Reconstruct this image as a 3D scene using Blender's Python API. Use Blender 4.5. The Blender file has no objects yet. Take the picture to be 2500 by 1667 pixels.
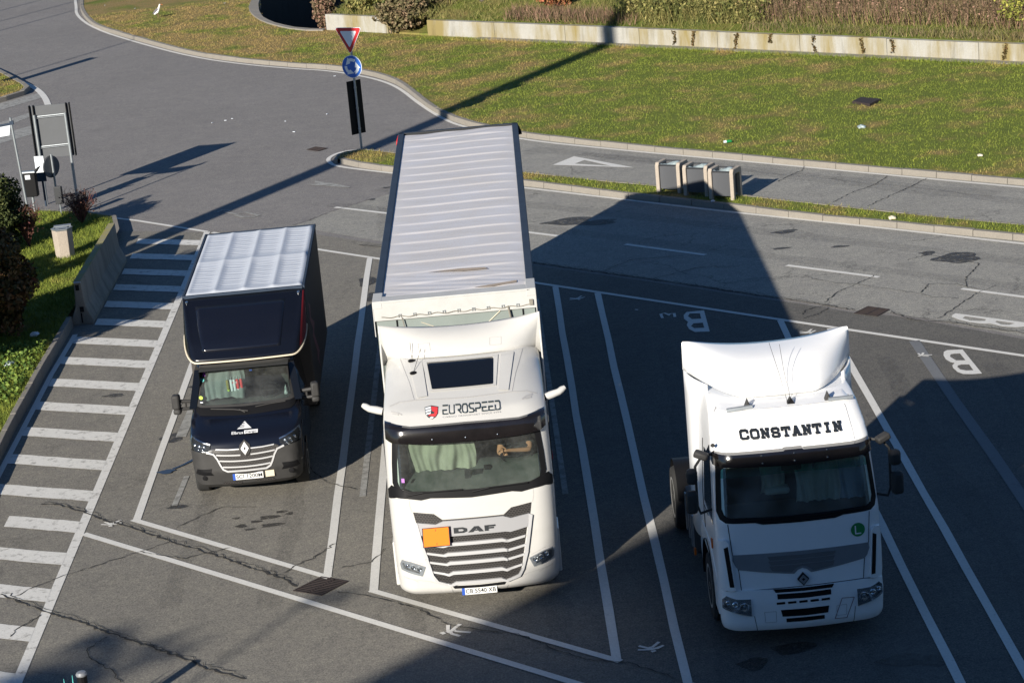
import bpy, bmesh, math, random
import numpy as np
from mathutils import Vector, Matrix, geometry
random.seed(7); RNG = np.random.default_rng(11)
SC = bpy.context.scene
COL = SC.collection
R = math.radians

# ------------------------------------------------------------------ camera
CAM_F, PITCH, ROLL, CAM_H = 5732.9163, 0.2846, -0.0908, 13.5683
cp, sp, cr, sr = math.cos(PITCH), math.sin(PITCH), math.cos(ROLL), math.sin(ROLL)
fwd = Vector((0, cp, -sp)); right = Vector((cr, 0, 0)) + sr * Vector((0, sp, cp)); up = Vector((-sr, 0, 0)) + cr * Vector((0, sp, cp))
cd = bpy.data.cameras.new('camera'); cam = bpy.data.objects.new('camera', cd); COL.objects.link(cam)
cd.sensor_width = 36.0; cd.lens = CAM_F * 36.0 / 2500.0; cd.clip_end = 1500; cd.clip_start = 0.3
m = Matrix((right, up, -fwd)).transposed().to_4x4(); m.translation = (0, 0, CAM_H); cam.matrix_world = m
SC.camera = cam

# ------------------------------------------------------------------ light
SUN_AZ, SUN_EL = 60.3, 20.4
k = Vector((math.cos(R(SUN_AZ)) * math.cos(R(SUN_EL)), math.sin(R(SUN_AZ)) * math.cos(R(SUN_EL)), -math.sin(R(SUN_EL))))
sd = bpy.data.lights.new('sun', 'SUN'); sd.energy = 4.6; sd.angle = R(0.5); sd.color = (1.0, 0.93, 0.82)
so = bpy.data.objects.new('sun', sd); COL.objects.link(so); so.rotation_euler = k.to_track_quat('-Z', 'Y').to_euler(); so.location = (-60, -60, 80)
W = bpy.data.worlds.new('World'); SC.world = W; W.use_nodes = True
nt = W.node_tree; nt.nodes.clear()
sky = nt.nodes.new('ShaderNodeTexSky'); sky.sky_type = 'NISHITA'; sky.sun_disc = False
sky.sun_elevation = R(SUN_EL); sky.sun_rotation = R(209.7); sky.altitude = 200; sky.air_density = 1.0; sky.dust_density = 0.0; sky.ozone_density = 6.0
bg = nt.nodes.new('ShaderNodeBackground'); bg.inputs['Strength'].default_value = 0.055
wo = nt.nodes.new('ShaderNodeOutputWorld'); nt.links.new(sky.outputs[0], bg.inputs[0]); nt.links.new(bg.outputs[0], wo.inputs[0])
SC.view_settings.view_transform = 'Standard'; SC.view_settings.look = 'None'; SC.view_settings.gamma = 1.0
SC.view_settings.exposure = 0.85
SC.cycles.max_bounces = 8; SC.cycles.transparent_max_bounces = 12
SC.cycles.use_denoising = True

# ------------------------------------------------------------------ materials
def mat(name, col, rough=0.6, metal=0.0, noise=0.0, nscale=8.0, coat=0.0, spec=0.5, bump=0.0, bscale=60.0, col2=None, rnd=0.0, space='Object'):
    M = bpy.data.materials.new(name); M.use_nodes = True
    t = M.node_tree; b = t.nodes['Principled BSDF']
    b.inputs['Base Color'].default_value = (*col, 1); b.inputs['Roughness'].default_value = rough; b.inputs['Metallic'].default_value = metal
    b.inputs['Coat Weight'].default_value = coat; b.inputs['Specular IOR Level'].default_value = spec
    tc = t.nodes.new('ShaderNodeTexCoord')
    if noise > 0 or col2:
        n = t.nodes.new('ShaderNodeTexNoise'); n.inputs['Scale'].default_value = nscale; n.inputs['Detail'].default_value = 6; n.inputs['Roughness'].default_value = 0.65
        t.links.new(tc.outputs[space], n.inputs['Vector'])
        r = t.nodes.new('ShaderNodeValToRGB'); c2 = col2 or tuple(c * (1 - noise) for c in col)
        r.color_ramp.elements[0].position = 0.32; r.color_ramp.elements[1].position = 0.68
        r.color_ramp.elements[0].color = (*c2, 1); r.color_ramp.elements[1].color = (*col, 1)
        t.links.new(n.outputs['Fac'], r.inputs[0]); out = r.outputs[0]
        if rnd > 0: out = rndmix(t, out, rnd)
        t.links.new(out, b.inputs['Base Color'])
    elif rnd > 0:
        rgb = t.nodes.new('ShaderNodeRGB'); rgb.outputs[0].default_value = (*col, 1)
        t.links.new(rndmix(t, rgb.outputs[0], rnd), b.inputs['Base Color'])
    if bump > 0:
        n2 = t.nodes.new('ShaderNodeTexNoise'); n2.inputs['Scale'].default_value = bscale; n2.inputs['Detail'].default_value = 4
        t.links.new(tc.outputs[space], n2.inputs['Vector'])
        bp = t.nodes.new('ShaderNodeBump'); bp.inputs['Strength'].default_value = bump; bp.inputs['Distance'].default_value = 0.02
        t.links.new(n2.outputs['Fac'], bp.inputs['Height']); t.links.new(bp.outputs[0], b.inputs['Normal'])
    return M
def rndmix(t, src, amt):
    g = t.nodes.new('ShaderNodeNewGeometry'); h = t.nodes.new('ShaderNodeHueSaturation')
    mr = t.nodes.new('ShaderNodeMapRange'); mr.inputs['To Min'].default_value = 1 - amt; mr.inputs['To Max'].default_value = 1 + amt
    t.links.new(g.outputs['Random Per Island'], mr.inputs['Value']); t.links.new(mr.outputs[0], h.inputs['Value']); t.links.new(src, h.inputs['Color'])
    mr2 = t.nodes.new('ShaderNodeMapRange'); mr2.inputs['To Min'].default_value = 0.5 + 0.05 * amt; mr2.inputs['To Max'].default_value = 0.5 - 0.05 * amt
    t.links.new(g.outputs['Random Per Island'], mr2.inputs['Value']); t.links.new(mr2.outputs[0], h.inputs['Hue'])
    return h.outputs[0]
def node(t, typ, **kw):
    n = t.nodes.new(typ)
    for k_, v in kw.items():
        if k_ in n.inputs.keys(): n.inputs[k_].default_value = v
        else: setattr(n, k_, v)
    return n
def ramp(t, src, stops):
    r = t.nodes.new('ShaderNodeValToRGB')
    while len(r.color_ramp.elements) < len(stops): r.color_ramp.elements.new(0.5)
    for e, (p, c) in zip(r.color_ramp.elements, stops):
        e.position = p; e.color = (*c, 1) if len(c) == 3 else c
    t.links.new(src, r.inputs[0]); return r.outputs[0]
def mixc(t, fac, a, b, mode='MIX'):
    n = t.nodes.new('ShaderNodeMix'); n.data_type = 'RGBA'; n.blend_type = mode
    for s, i in ((fac, 0), (a, 6), (b, 7)):
        if hasattr(s, 'is_output'): t.links.new(s, n.inputs[i])
        else: n.inputs[i].default_value = s if i == 0 else (*s, 1)
    return n.outputs[2]
def noise(t, vec, scale, detail=5, rough=0.6):
    n = node(t, 'ShaderNodeTexNoise', Scale=scale, Detail=detail, Roughness=rough); t.links.new(vec, n.inputs['Vector']); return n.outputs['Fac']
def asphalt(name, col, cracks=0.0, stain=0.5, crackscale=0.35, seed=0.0, col_r=None):
    M = bpy.data.materials.new(name); M.use_nodes = True; t = M.node_tree; b = t.nodes['Principled BSDF']
    g = t.nodes.new('ShaderNodeNewGeometry'); mp = node(t, 'ShaderNodeMapping'); mp.inputs['Location'].default_value = (seed, seed * 1.7, 0)
    t.links.new(g.outputs['Position'], mp.inputs['Vector']); P = mp.outputs[0]
    c = mixc(t, noise(t, P, 0.22, 4), tuple(x * 0.86 for x in col), tuple(x * 1.12 for x in col))
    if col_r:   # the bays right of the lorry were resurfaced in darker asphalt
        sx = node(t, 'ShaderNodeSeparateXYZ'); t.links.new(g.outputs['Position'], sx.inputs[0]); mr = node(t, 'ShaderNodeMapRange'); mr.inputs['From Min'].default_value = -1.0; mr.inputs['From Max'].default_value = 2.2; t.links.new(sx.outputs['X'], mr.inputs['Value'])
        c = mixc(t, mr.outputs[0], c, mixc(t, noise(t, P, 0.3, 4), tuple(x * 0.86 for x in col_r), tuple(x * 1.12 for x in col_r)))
    sp_ = ramp(t, noise(t, P, 34, 3, 0.85), [(0.30, (0.45, 0.45, 0.46)), (0.5, (1, 1, 1)), (0.70, (1.75, 1.70, 1.60))])
    c = mixc(t, 0.9, c, sp_, 'MULTIPLY')
    sp2 = ramp(t, noise(t, P, 9, 4, 0.7), [(0.3, (0.80, 0.80, 0.82)), (0.7, (1.16, 1.15, 1.12))]); c = mixc(t, 1.0, c, sp2, 'MULTIPLY')
    sp3 = ramp(t, noise(t, P, 1.9, 6, 0.7), [(0.3, (0.88, 0.88, 0.90)), (0.7, (1.09, 1.09, 1.07))]); c = mixc(t, 1.0, c, sp3, 'MULTIPLY')
    # darker blotches: oil and damp patches
    bl = ramp(t, noise(t, P, 0.9, 7, 0.62), [(0.60, (0, 0, 0)), (0.74, (1, 1, 1))])
    mm = node(t, 'ShaderNodeMath', operation='MULTIPLY'); t.links.new(bl, mm.inputs[0]); mm.inputs[1].default_value = stain
    c = mixc(t, mm.outputs[0], c, tuple(x * 0.5 for x in col))
    if cracks > 0:
        dv = node(t, 'ShaderNodeTexNoise', Scale=1.6, Detail=5, Roughness=0.7); t.links.new(P, dv.inputs['Vector'])
        va = node(t, 'ShaderNodeVectorMath', operation='SCALE'); va.inputs['Scale'].default_value = 1.0; t.links.new(dv.outputs['Color'], va.inputs[0])
        vs = node(t, 'ShaderNodeVectorMath', operation='ADD'); t.links.new(P, vs.inputs[0]); t.links.new(va.outputs[0], vs.inputs[1])
        v = node(t, 'ShaderNodeTexVoronoi', feature='DISTANCE_TO_EDGE', Scale=crackscale); t.links.new(vs.outputs[0], v.inputs['Vector'])
        ck = ramp(t, v.outputs['Distance'], [(0.0, (1, 1, 1)), (0.010, (0, 0, 0))])
        msk = ramp(t, noise(t, P, 0.35, 3), [(0.47, (0, 0, 0)), (0.6, (1, 1, 1))])
        ck = mixc(t, 1.0, ck, msk, 'MULTIPLY')
        v2 = node(t, 'ShaderNodeTexVoronoi', feature='DISTANCE_TO_EDGE', Scale=crackscale * 6); t.links.new(vs.outputs[0], v2.inputs['Vector'])
        ck2 = ramp(t, v2.outputs['Distance'], [(0.0, (1, 1, 1)), (0.03, (0, 0, 0))])
        msk2 = ramp(t, noise(t, P, 0.42, 4), [(0.60, (0, 0, 0)), (0.66, (1, 1, 1))])
        ck2 = mixc(t, 1.0, ck2, msk2, 'MULTIPLY'); ck = mixc(t, 1.0, ck, ck2, 'ADD')
        mm2 = node(t, 'ShaderNodeMath', operation='MULTIPLY'); t.links.new(ck, mm2.inputs[0]); mm2.inputs[1].default_value = cracks
        c = mixc(t, mm2.outputs[0], c, tuple(x * 0.28 for x in col))
    t.links.new(c, b.inputs['Base Color']); b.inputs['Roughness'].default_value = 0.9; b.inputs['Specular IOR Level'].default_value = 0.25
    bp = node(t, 'ShaderNodeBump', Strength=0.35, Distance=0.006); t.links.new(noise(t, P, 70, 3, 0.7), bp.inputs['Height']); t.links.new(bp.outputs[0], b.inputs['Normal'])
    return M
def worn_paint(name, col, under, wear=0.5):
    M = bpy.data.materials.new(name); M.use_nodes = True; t = M.node_tree; b = t.nodes['Principled BSDF']
    g = t.nodes.new('ShaderNodeNewGeometry'); P = g.outputs['Position']
    c = mixc(t, noise(t, P, 3, 5), tuple(x * 0.86 for x in col), col)
    c = mixc(t, 0.6, c, ramp(t, noise(t, P, 40, 3, 0.7), [(0.3, (0.72, 0.72, 0.72)), (0.6, (1, 1, 1))]), 'MULTIPLY')
    w = ramp(t, noise(t, P, 5.5, 8, 0.72), [(0.70 - 0.22 * wear, (0, 0, 0)), (0.80 - 0.17 * wear, (1, 1, 1))])
    mm = node(t, 'ShaderNodeMath', operation='MULTIPLY'); t.links.new(w, mm.inputs[0]); mm.inputs[1].default_value = 0.85
    c = mixc(t, mm.outputs[0], c, under)
    t.links.new(c, b.inputs['Base Color']); b.inputs['Roughness'].default_value = 0.75
    return M
def grassmat(name, g1, g2, br, amt=0.5, rnd=0.0):
    M = bpy.data.materials.new(name); M.use_nodes = True; t = M.node_tree; b = t.nodes['Principled BSDF']
    g = t.nodes.new('ShaderNodeNewGeometry'); mp = node(t, 'ShaderNodeMapping'); mp.inputs['Scale'].default_value = (1, 1, 0.05)
    t.links.new(g.outputs['Position'], mp.inputs['Vector']); P = mp.outputs[0]
    c = mixc(t, ramp(t, noise(t, P, 1.3, 6, 0.65), [(0.35, (0, 0, 0)), (0.65, (1, 1, 1))]), g2, g1)
    # dry patches, more of them towards the far left where the photo's turf is brown
    sx = node(t, 'ShaderNodeSeparateXYZ'); t.links.new(g.outputs['Position'], sx.inputs[0])
    mr = node(t, 'ShaderNodeMapRange'); mr.inputs['From Min'].default_value = 4; mr.inputs['From Max'].default_value = -9; mr.inputs['To Min'].default_value = 0.0; mr.inputs['To Max'].default_value = 0.15
    t.links.new(sx.outputs['X'], mr.inputs['Value'])
    ad = node(t, 'ShaderNodeMath', operation='ADD'); t.links.new(noise(t, P, 0.55, 6, 0.62), ad.inputs[0]); t.links.new(mr.outputs[0], ad.inputs[1])
    my = node(t, 'ShaderNodeMapRange'); my.inputs['From Min'].default_value = 63; my.inputs['From Max'].default_value = 68; my.inputs['To Min'].default_value = -0.10; my.inputs['To Max'].default_value = 0.0; t.links.new(sx.outputs['Y'], my.inputs['Value'])
    mx = node(t, 'ShaderNodeMapRange'); mx.inputs['From Min'].default_value = -4; mx.inputs['From Max'].default_value = -9; mx.inputs['To Min'].default_value = 0.0; mx.inputs['To Max'].default_value = 1.0; t.links.new(sx.outputs['X'], mx.inputs['Value'])
    mxy = node(t, 'ShaderNodeMath', operation='MULTIPLY'); t.links.new(my.outputs[0], mxy.inputs[0]); t.links.new(mx.outputs[0], mxy.inputs[1])
    ad2 = node(t, 'ShaderNodeMath', operation='ADD'); t.links.new(ad.outputs[0], ad2.inputs[0]); t.links.new(mxy.outputs[0], ad2.inputs[1])
    my2 = node(t, 'ShaderNodeMath', operation='ADD'); t.links.new(ad2.outputs[0], my2.inputs[0]); t.links.new(mxy.outputs[0], my2.inputs[1])
    d = ramp(t, my2.outputs[0], [(0.50, (0, 0, 0)), (0.68, (1, 1, 1))])
    mm = node(t, 'ShaderNodeMath', operation='MULTIPLY'); t.links.new(d, mm.inputs[0]); mm.inputs[1].default_value = amt
    brc = mixc(t, noise(t, P, 2.5, 4), br, tuple(x * 1.25 for x in br)); c = mixc(t, mm.outputs[0], c, brc)
    c = mixc(t, 0.7, c, ramp(t, noise(t, P, 16, 4, 0.7), [(0.3, (0.55, 0.55, 0.55)), (0.65, (1.2, 1.2, 1.2))]), 'MULTIPLY')
    if rnd: c = rndmix(t, c, rnd)
    t.links.new(c, b.inputs['Base Color']); b.inputs['Roughness'].default_value = 0.85; b.inputs['Specular IOR Level'].default_value = 0.15
    if not rnd:
        bp = node(t, 'ShaderNodeBump', Strength=0.8, Distance=0.05); t.links.new(noise(t, P, 20, 5, 0.7), bp.inputs['Height']); t.links.new(bp.outputs[0], b.inputs['Normal'])
    return M
def concrete(name, col, streak=None, streakamt=0.6, scale=(1.2, 1.2, 0.15), bump=0.4):
    M = bpy.data.materials.new(name); M.use_nodes = True; t = M.node_tree; b = t.nodes['Principled BSDF']
    g = t.nodes.new('ShaderNodeNewGeometry'); mp = node(t, 'ShaderNodeMapping'); mp.inputs['Scale'].default_value = scale
    t.links.new(g.outputs['Position'], mp.inputs['Vector'])
    c = mixc(t, noise(t, g.outputs['Position'], 4, 6, 0.7), tuple(x * 0.78 for x in col), tuple(x * 1.08 for x in col))
    c = mixc(t, 0.7, c, ramp(t, noise(t, g.outputs['Position'], 50, 3, 0.7), [(0.3, (0.72, 0.72, 0.72)), (0.65, (1.1, 1.1, 1.1))]), 'MULTIPLY')
    if streak:
        f = ramp(t, noise(t, mp.outputs[0], 1.4, 6, 0.68), [(0.42, (0, 0, 0)), (0.62, (1, 1, 1))])
        mm = node(t, 'ShaderNodeMath', operation='MULTIPLY'); t.links.new(f, mm.inputs[0]); mm.inputs[1].default_value = streakamt
        c = mixc(t, mm.outputs[0], c, streak)
        f2 = ramp(t, noise(t, mp.outputs[0], 3.7, 6, 0.7), [(0.55, (1, 1, 1)), (0.75, (0.45, 0.43, 0.38))]); c = mixc(t, 0.8, c, f2, 'MULTIPLY')
    t.links.new(c, b.inputs['Base Color']); b.inputs['Roughness'].default_value = 0.9
    bp = node(t, 'ShaderNodeBump', Strength=bump, Distance=0.01); t.links.new(noise(t, g.outputs['Position'], 60, 4, 0.7), bp.inputs['Height']); t.links.new(bp.outputs[0], b.inputs['Normal'])
    return M
def glassmat(name, tint, refl=1.0, dirt_veil=0.05):
    M = bpy.data.materials.new(name); M.use_nodes = True; t = M.node_tree; t.nodes.remove(t.nodes['Principled BSDF'])
    o = t.nodes['Material Output']; tr = node(t, 'ShaderNodeBsdfTransparent'); tr.inputs[0].default_value = (*tint, 1)
    gl = node(t, 'ShaderNodeBsdfGlossy', Roughness=0.03); gl.inputs[0].default_value = (1, 1, 1, 1)
    fr = node(t, 'ShaderNodeFresnel', IOR=1.5); m1 = t.nodes.new('ShaderNodeMixShader'); t.links.new(fr.outputs[0], m1.inputs[0]); t.links.new(tr.outputs[0], m1.inputs[1]); t.links.new(gl.outputs[0], m1.inputs[2])
    df = node(t, 'ShaderNodeBsdfDiffuse'); df.inputs[0].default_value = (0.5, 0.52, 0.5, 1)
    tc = t.nodes.new('ShaderNodeTexCoord'); d = ramp(t, noise(t, tc.outputs['Object'], 2.0, 6, 0.7), [(0.35, (0.2 * dirt_veil,) * 3), (0.75, (2.2 * dirt_veil,) * 3)])
    m2 = t.nodes.new('ShaderNodeMixShader'); t.links.new(d, m2.inputs[0]); t.links.new(m1.outputs[0], m2.inputs[1]); t.links.new(df.outputs[0], m2.inputs[2]); t.links.new(m2.outputs[0], o.inputs[0])
    return M
def paint(name, col, dirt_veil=0.12, rough=0.32, coat=0.35):
    M = bpy.data.materials.new(name); M.use_nodes = True; t = M.node_tree; b = t.nodes['Principled BSDF']
    tc = t.nodes.new('ShaderNodeTexCoord'); P = tc.outputs['Object']
    d = ramp(t, noise(t, P, 1.6, 7, 0.7), [(0.42, (0, 0, 0)), (0.78, (1, 1, 1))])
    mm = node(t, 'ShaderNodeMath', operation='MULTIPLY'); t.links.new(d, mm.inputs[0]); mm.inputs[1].default_value = dirt_veil
    c = mixc(t, mm.outputs[0], col, tuple(0.45 * x + y for x, y in zip(col, (0.06, 0.05, 0.035))))
    t.links.new(c, b.inputs['Base Color']); b.inputs['Roughness'].default_value = rough; b.inputs['Coat Weight'].default_value = coat; b.inputs['Coat Roughness'].default_value = 0.08
    bp = node(t, 'ShaderNodeBump', Strength=0.05, Distance=0.02); t.links.new(noise(t, P, 2.2, 2), bp.inputs['Height']); t.links.new(bp.outputs[0], b.inputs['Normal'])
    return M

M = {}
M['asph'] = asphalt('asphalt_purplish', (0.200, 0.191, 0.185), cracks=0.0, stain=0.3)
M['asph_old'] = asphalt('asphalt_old_pale', (0.262, 0.257, 0.236), cracks=0.8, stain=0.55, seed=3.1)
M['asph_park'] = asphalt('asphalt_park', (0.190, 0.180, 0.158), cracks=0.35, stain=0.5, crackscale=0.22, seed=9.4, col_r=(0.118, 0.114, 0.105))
M['paintw'] = worn_paint('road_paint', (0.70, 0.685, 0.64), (0.15, 0.145, 0.13), 0.35)
M['paintfaded'] = worn_paint('road_paint_faded', (0.36, 0.355, 0.33), (0.16, 0.155, 0.14), 1.15)
M['paintgrey'] = worn_paint('road_paint_greyed', (0.17, 0.175, 0.18), (0.12, 0.115, 0.105), 0.6)
M['crack'] = mat('crack_tar', (0.03, 0.028, 0.025), 0.95)
def softstain(name, col, amt=1.0):
    Mt = mat(name, col, 0.6); t = Mt.node_tree; b = t.nodes['Principled BSDF']; g = t.nodes.new('ShaderNodeNewGeometry')
    t.links.new(ramp(t, noise(t, g.outputs['Position'], 7, 6, 0.75), [(0.34, (0.1 * amt,) * 3), (0.58, (0.95 * amt,) * 3)]), b.inputs['Alpha']); return Mt
M['tyre'] = softstain('tyre_marks', (0.09, 0.085, 0.078), 0.15); M['paintz'] = worn_paint('hatch_paint', (0.70, 0.685, 0.64), (0.17, 0.16, 0.14), 0.75)
M['stain'] = softstain('oil_stain', (0.045, 0.042, 0.038))
M['wet'] = mat('water_puddle', (0.03, 0.032, 0.035), 0.06)
M['grass'] = grassmat('turf', (0.165, 0.195, 0.035), (0.12, 0.15, 0.028), (0.27, 0.18, 0.08), 0.8)
M['blade'] = grassmat('grass_blades', (0.215, 0.25, 0.042), (0.14, 0.185, 0.032), (0.33, 0.225, 0.095), 0.8, rnd=0.32)
M['kerb'] = concrete('kerb_stone', (0.235, 0.215, 0.185))
M['conc'] = concrete('wall_concrete', (0.37, 0.36, 0.325), (0.22, 0.175, 0.07), 1.0, scale=(0.6, 0.6, 0.10))
M['conc_dark'] = concrete('trench_concrete', (0.05, 0.047, 0.042), (0.05, 0.05, 0.045), 0.6)
M['barrier'] = concrete('barrier_concrete', (0.27, 0.25, 0.21), (0.10, 0.095, 0.08), 0.7, scale=(1, 1, 0.2))
M['agg'] = concrete('exposed_aggregate', (0.40, 0.345, 0.285), bump=0.9)
M['lichen'] = mat('mossy_top', (0.30, 0.25, 0.05), 0.95, col2=(0.22, 0.21, 0.17), nscale=3, bump=0.4)
M['white'] = paint('white_truck_paint', (0.52, 0.512, 0.49), 0.12)
M['white2'] = paint('white_tractor_paint', (0.82, 0.82, 0.815), 0.12)
M['white_tarp'] = mat('white_tarpaulin', (0.49, 0.487, 0.47), 0.6, noise=0.12, nscale=3)
M['blackpaint'] = paint('black_van_paint', (0.005, 0.006, 0.011), 0.02, 0.18, 0.3)
M['blackmatt'] = paint('black_fairing', (0.004, 0.005, 0.009), 0.02, 0.20, 0.0)
M['plastic'] = mat('dark_grey_plastic', (0.045, 0.044, 0.043), 0.6, noise=0.25, nscale=4, spec=0.25)
M['black'] = mat('black_plastic', (0.008, 0.008, 0.009), 0.5, spec=0.15)
M['basket'] = mat('grey_steel_basket', (0.11, 0.115, 0.125), 0.5, 0.2)
M['silverband'] = mat('silver_name_band', (0.36, 0.36, 0.37), 0.4, 0.2)
M['boxside'] = paint('black_box_side', (0.050, 0.044, 0.040), 0.15, 0.6, 0.0)
M['sunband'] = glassmat('green_sun_band', (0.15, 0.62, 0.52), dirt_veil=0.10)
M['gloss'] = mat('gloss_black_visor', (0.012, 0.010, 0.010), 0.16, coat=0.5, noise=0.3, nscale=5)
M['chrome'] = mat('chrome_trim', (0.62, 0.62, 0.62), 0.22, 1.0)
M['silver'] = mat('silver_trim', (0.55, 0.55, 0.555), 0.35, 0.25)
M['silverdark'] = mat('grey_silver_band', (0.27, 0.28, 0.295), 0.4, 0.3, noise=0.15, nscale=3)
M['rubber'] = mat('tyre_rubber', (0.022, 0.022, 0.022), 0.85)
M['rim'] = mat('wheel_rim', (0.55, 0.55, 0.53), 0.4, 0.5, noise=0.3, nscale=5)
M['glass'] = glassmat('windscreen_glass', (0.66, 0.76, 0.72), dirt_veil=0.05)
M['glass_p'] = glassmat('windscreen_glass_sky_veil', (0.80, 0.88, 0.85), dirt_veil=0.11)  # stronger diffuse veil paints in the sky's reflection, on top of plain grime
M['lampglass'] = glassmat('lamp_glass', (0.9, 0.93, 0.95), dirt_veil=0.02)
M['reflector'] = mat('lamp_reflector', (0.7, 0.72, 0.74), 0.15, 1.0)
M['darkglass'] = mat('dark_glass', (0.006, 0.007, 0.009), 0.05, coat=0.3)
M['cabin'] = mat('cab_lining', (0.035, 0.036, 0.034), 0.8)
M['dash'] = mat('dashboard', (0.10, 0.105, 0.10), 0.6, noise=0.2, nscale=5)
M['cloth'] = mat('curtain_cloth', (0.33, 0.33, 0.255), 0.9, noise=0.18, nscale=4)
M['cloth_pale'] = mat('pale_curtain', (0.62, 0.62, 0.50), 0.9, noise=0.18, nscale=4)
M['cloth_blue'] = mat('bluish_curtain', (0.30, 0.40, 0.46), 0.9, noise=0.2, nscale=4)
M['cloth_grey'] = mat('curtain_grey', (0.20, 0.225, 0.22), 0.9, noise=0.2, nscale=4)
M['orange'] = mat('hazard_orange', (0.85, 0.20, 0.008), 0.45)
M['red'] = mat('sign_red', (0.45, 0.012, 0.016), 0.45)
M['blue'] = mat('sign_blue', (0.012, 0.10, 0.42), 0.45)
M['signwhite'] = mat('sign_white', (0.62, 0.66, 0.70), 0.4)
M['platewhite'] = mat('plate_white', (0.68, 0.68, 0.66), 0.5)
M['plateblue'] = mat('plate_blue', (0.02, 0.08, 0.40), 0.5)
M['ink'] = mat('lettering_dark', (0.015, 0.018, 0.022), 0.5)
M['ink2'] = mat('lettering_slate', (0.035, 0.05, 0.055), 0.5)
M['greyink'] = mat('lettering_grey', (0.42, 0.41, 0.40), 0.5)
M['logored'] = mat('emblem_red', (0.62, 0.045, 0.05), 0.5)
M['lettwhite'] = mat('lettering_white', (0.72, 0.73, 0.74), 0.5)
M['galv'] = mat('galvanised_steel', (0.36, 0.39, 0.41), 0.45, 0.6, noise=0.2, nscale=6)
M['signback'] = mat('sign_back_grey', (0.085, 0.09, 0.098), 0.6, noise=0.1, nscale=2)
M['darkmetal'] = mat('dark_metal', (0.030, 0.032, 0.036), 0.5, 0.3)
M['slate'] = mat('slate_blue_curtain', (0.034, 0.050, 0.078), 0.7, noise=0.2, nscale=2, spec=0.2)
M['tarp'] = mat('trailer_roof_tarp', (0.60, 0.59, 0.61), 0.6, noise=0.0, col2=(0.57, 0.54, 0.52), nscale=0.9)
M['vantarp'] = mat('van_roof_tarp', (0.55, 0.58, 0.63), 0.55, noise=0.06, nscale=2)
M['bulk'] = mat('bulkhead_pale', (0.22, 0.255, 0.24), 0.5, noise=0.1, nscale=2)
M['rust'] = mat('rusty_iron', (0.034, 0.022, 0.020), 0.8, noise=0.5, nscale=20)
M['void'] = mat('dark_void', (0.004, 0.004, 0.004), 0.9)
M['skin'] = mat('skin', (0.46, 0.22, 0.125), 0.55)
M['shirt'] = mat('dark_shirt', (0.016, 0.016, 0.017), 0.9)
M['hair'] = mat('dark_hair', (0.02, 0.015, 0.012), 0.8)
M['amber'] = mat('amber_lens', (0.65, 0.13, 0.01), 0.3)
M['redlens'] = mat('red_lens', (0.5, 0.01, 0.01), 0.3)
M['green'] = mat('green_sticker', (0.012, 0.22, 0.06), 0.5)
M['purple'] = mat('purple_sticker', (0.30, 0.07, 0.42), 0.5)
M['lime'] = mat('lime_sticker', (0.45, 0.60, 0.10), 0.5)
M['teal'] = mat('teal_sticker', (0.10, 0.42, 0.40), 0.5)
M['bag'] = mat('translucent_bag', (0.42, 0.50, 0.50), 0.3, noise=0.4, nscale=14)
M['pink'] = mat('faded_pink_print', (0.22, 0.11, 0.12), 0.6)
M['trimwhite'] = mat('cream_trim', (0.62, 0.55, 0.42), 0.5)
M['tan_stain'] = mat('tan_tarp_stain', (0.42, 0.34, 0.26), 0.7, noise=0.2, nscale=6)
M['darkred'] = mat('dark_red_panel', (0.16, 0.010, 0.012), 0.4)
M['facade'] = mat('facade_plaster', (0.30, 0.28, 0.25), 0.9, noise=0.15, nscale=1)
M['bark'] = mat('bark', (0.13, 0.105, 0.08), 0.9, noise=0.4, nscale=8)
def leafm(n, c, rnd=0.5, c2=None): return mat(n, c, 0.7, rnd=rnd, spec=0.2, noise=0.0, col2=c2, nscale=2.0, space='Object')
M['leaf_dark'] = leafm('dark_evergreen_leaf', (0.045, 0.058, 0.018), 0.6)
M['leaf_red'] = leafm('reddish_leaf', (0.11, 0.055, 0.022), 0.7, (0.085, 0.075, 0.022))
M['leaf_green'] = leafm('green_leaf', (0.10, 0.16, 0.03), 0.6)
M['leaf_yellow'] = leafm('yellow_leaf', (0.24, 0.25, 0.05), 0.5)
M['leaf_orange'] = leafm('orange_leaf', (0.27, 0.12, 0.05), 0.5)
M['weed'] = leafm('dry_weed', (0.24, 0.165, 0.10), 0.75, (0.12, 0.08, 0.05))
M['weedg'] = leafm('green_weed', (0.14, 0.16, 0.045), 0.6, (0.20, 0.17, 0.06))
M['brush'] = leafm('bramble', (0.20, 0.145, 0.085), 0.6, (0.10, 0.10, 0.04))
M['twig'] = leafm('red_twig', (0.13, 0.06, 0.045), 0.5)
M['ivy'] = leafm('ivy_leaf', (0.10, 0.07, 0.025), 0.6)
M['feather'] = mat('white_feather', (0.75, 0.75, 0.72), 0.8)
M['featherg'] = mat('grey_feather', (0.13, 0.12, 0.14), 0.8)
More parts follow.
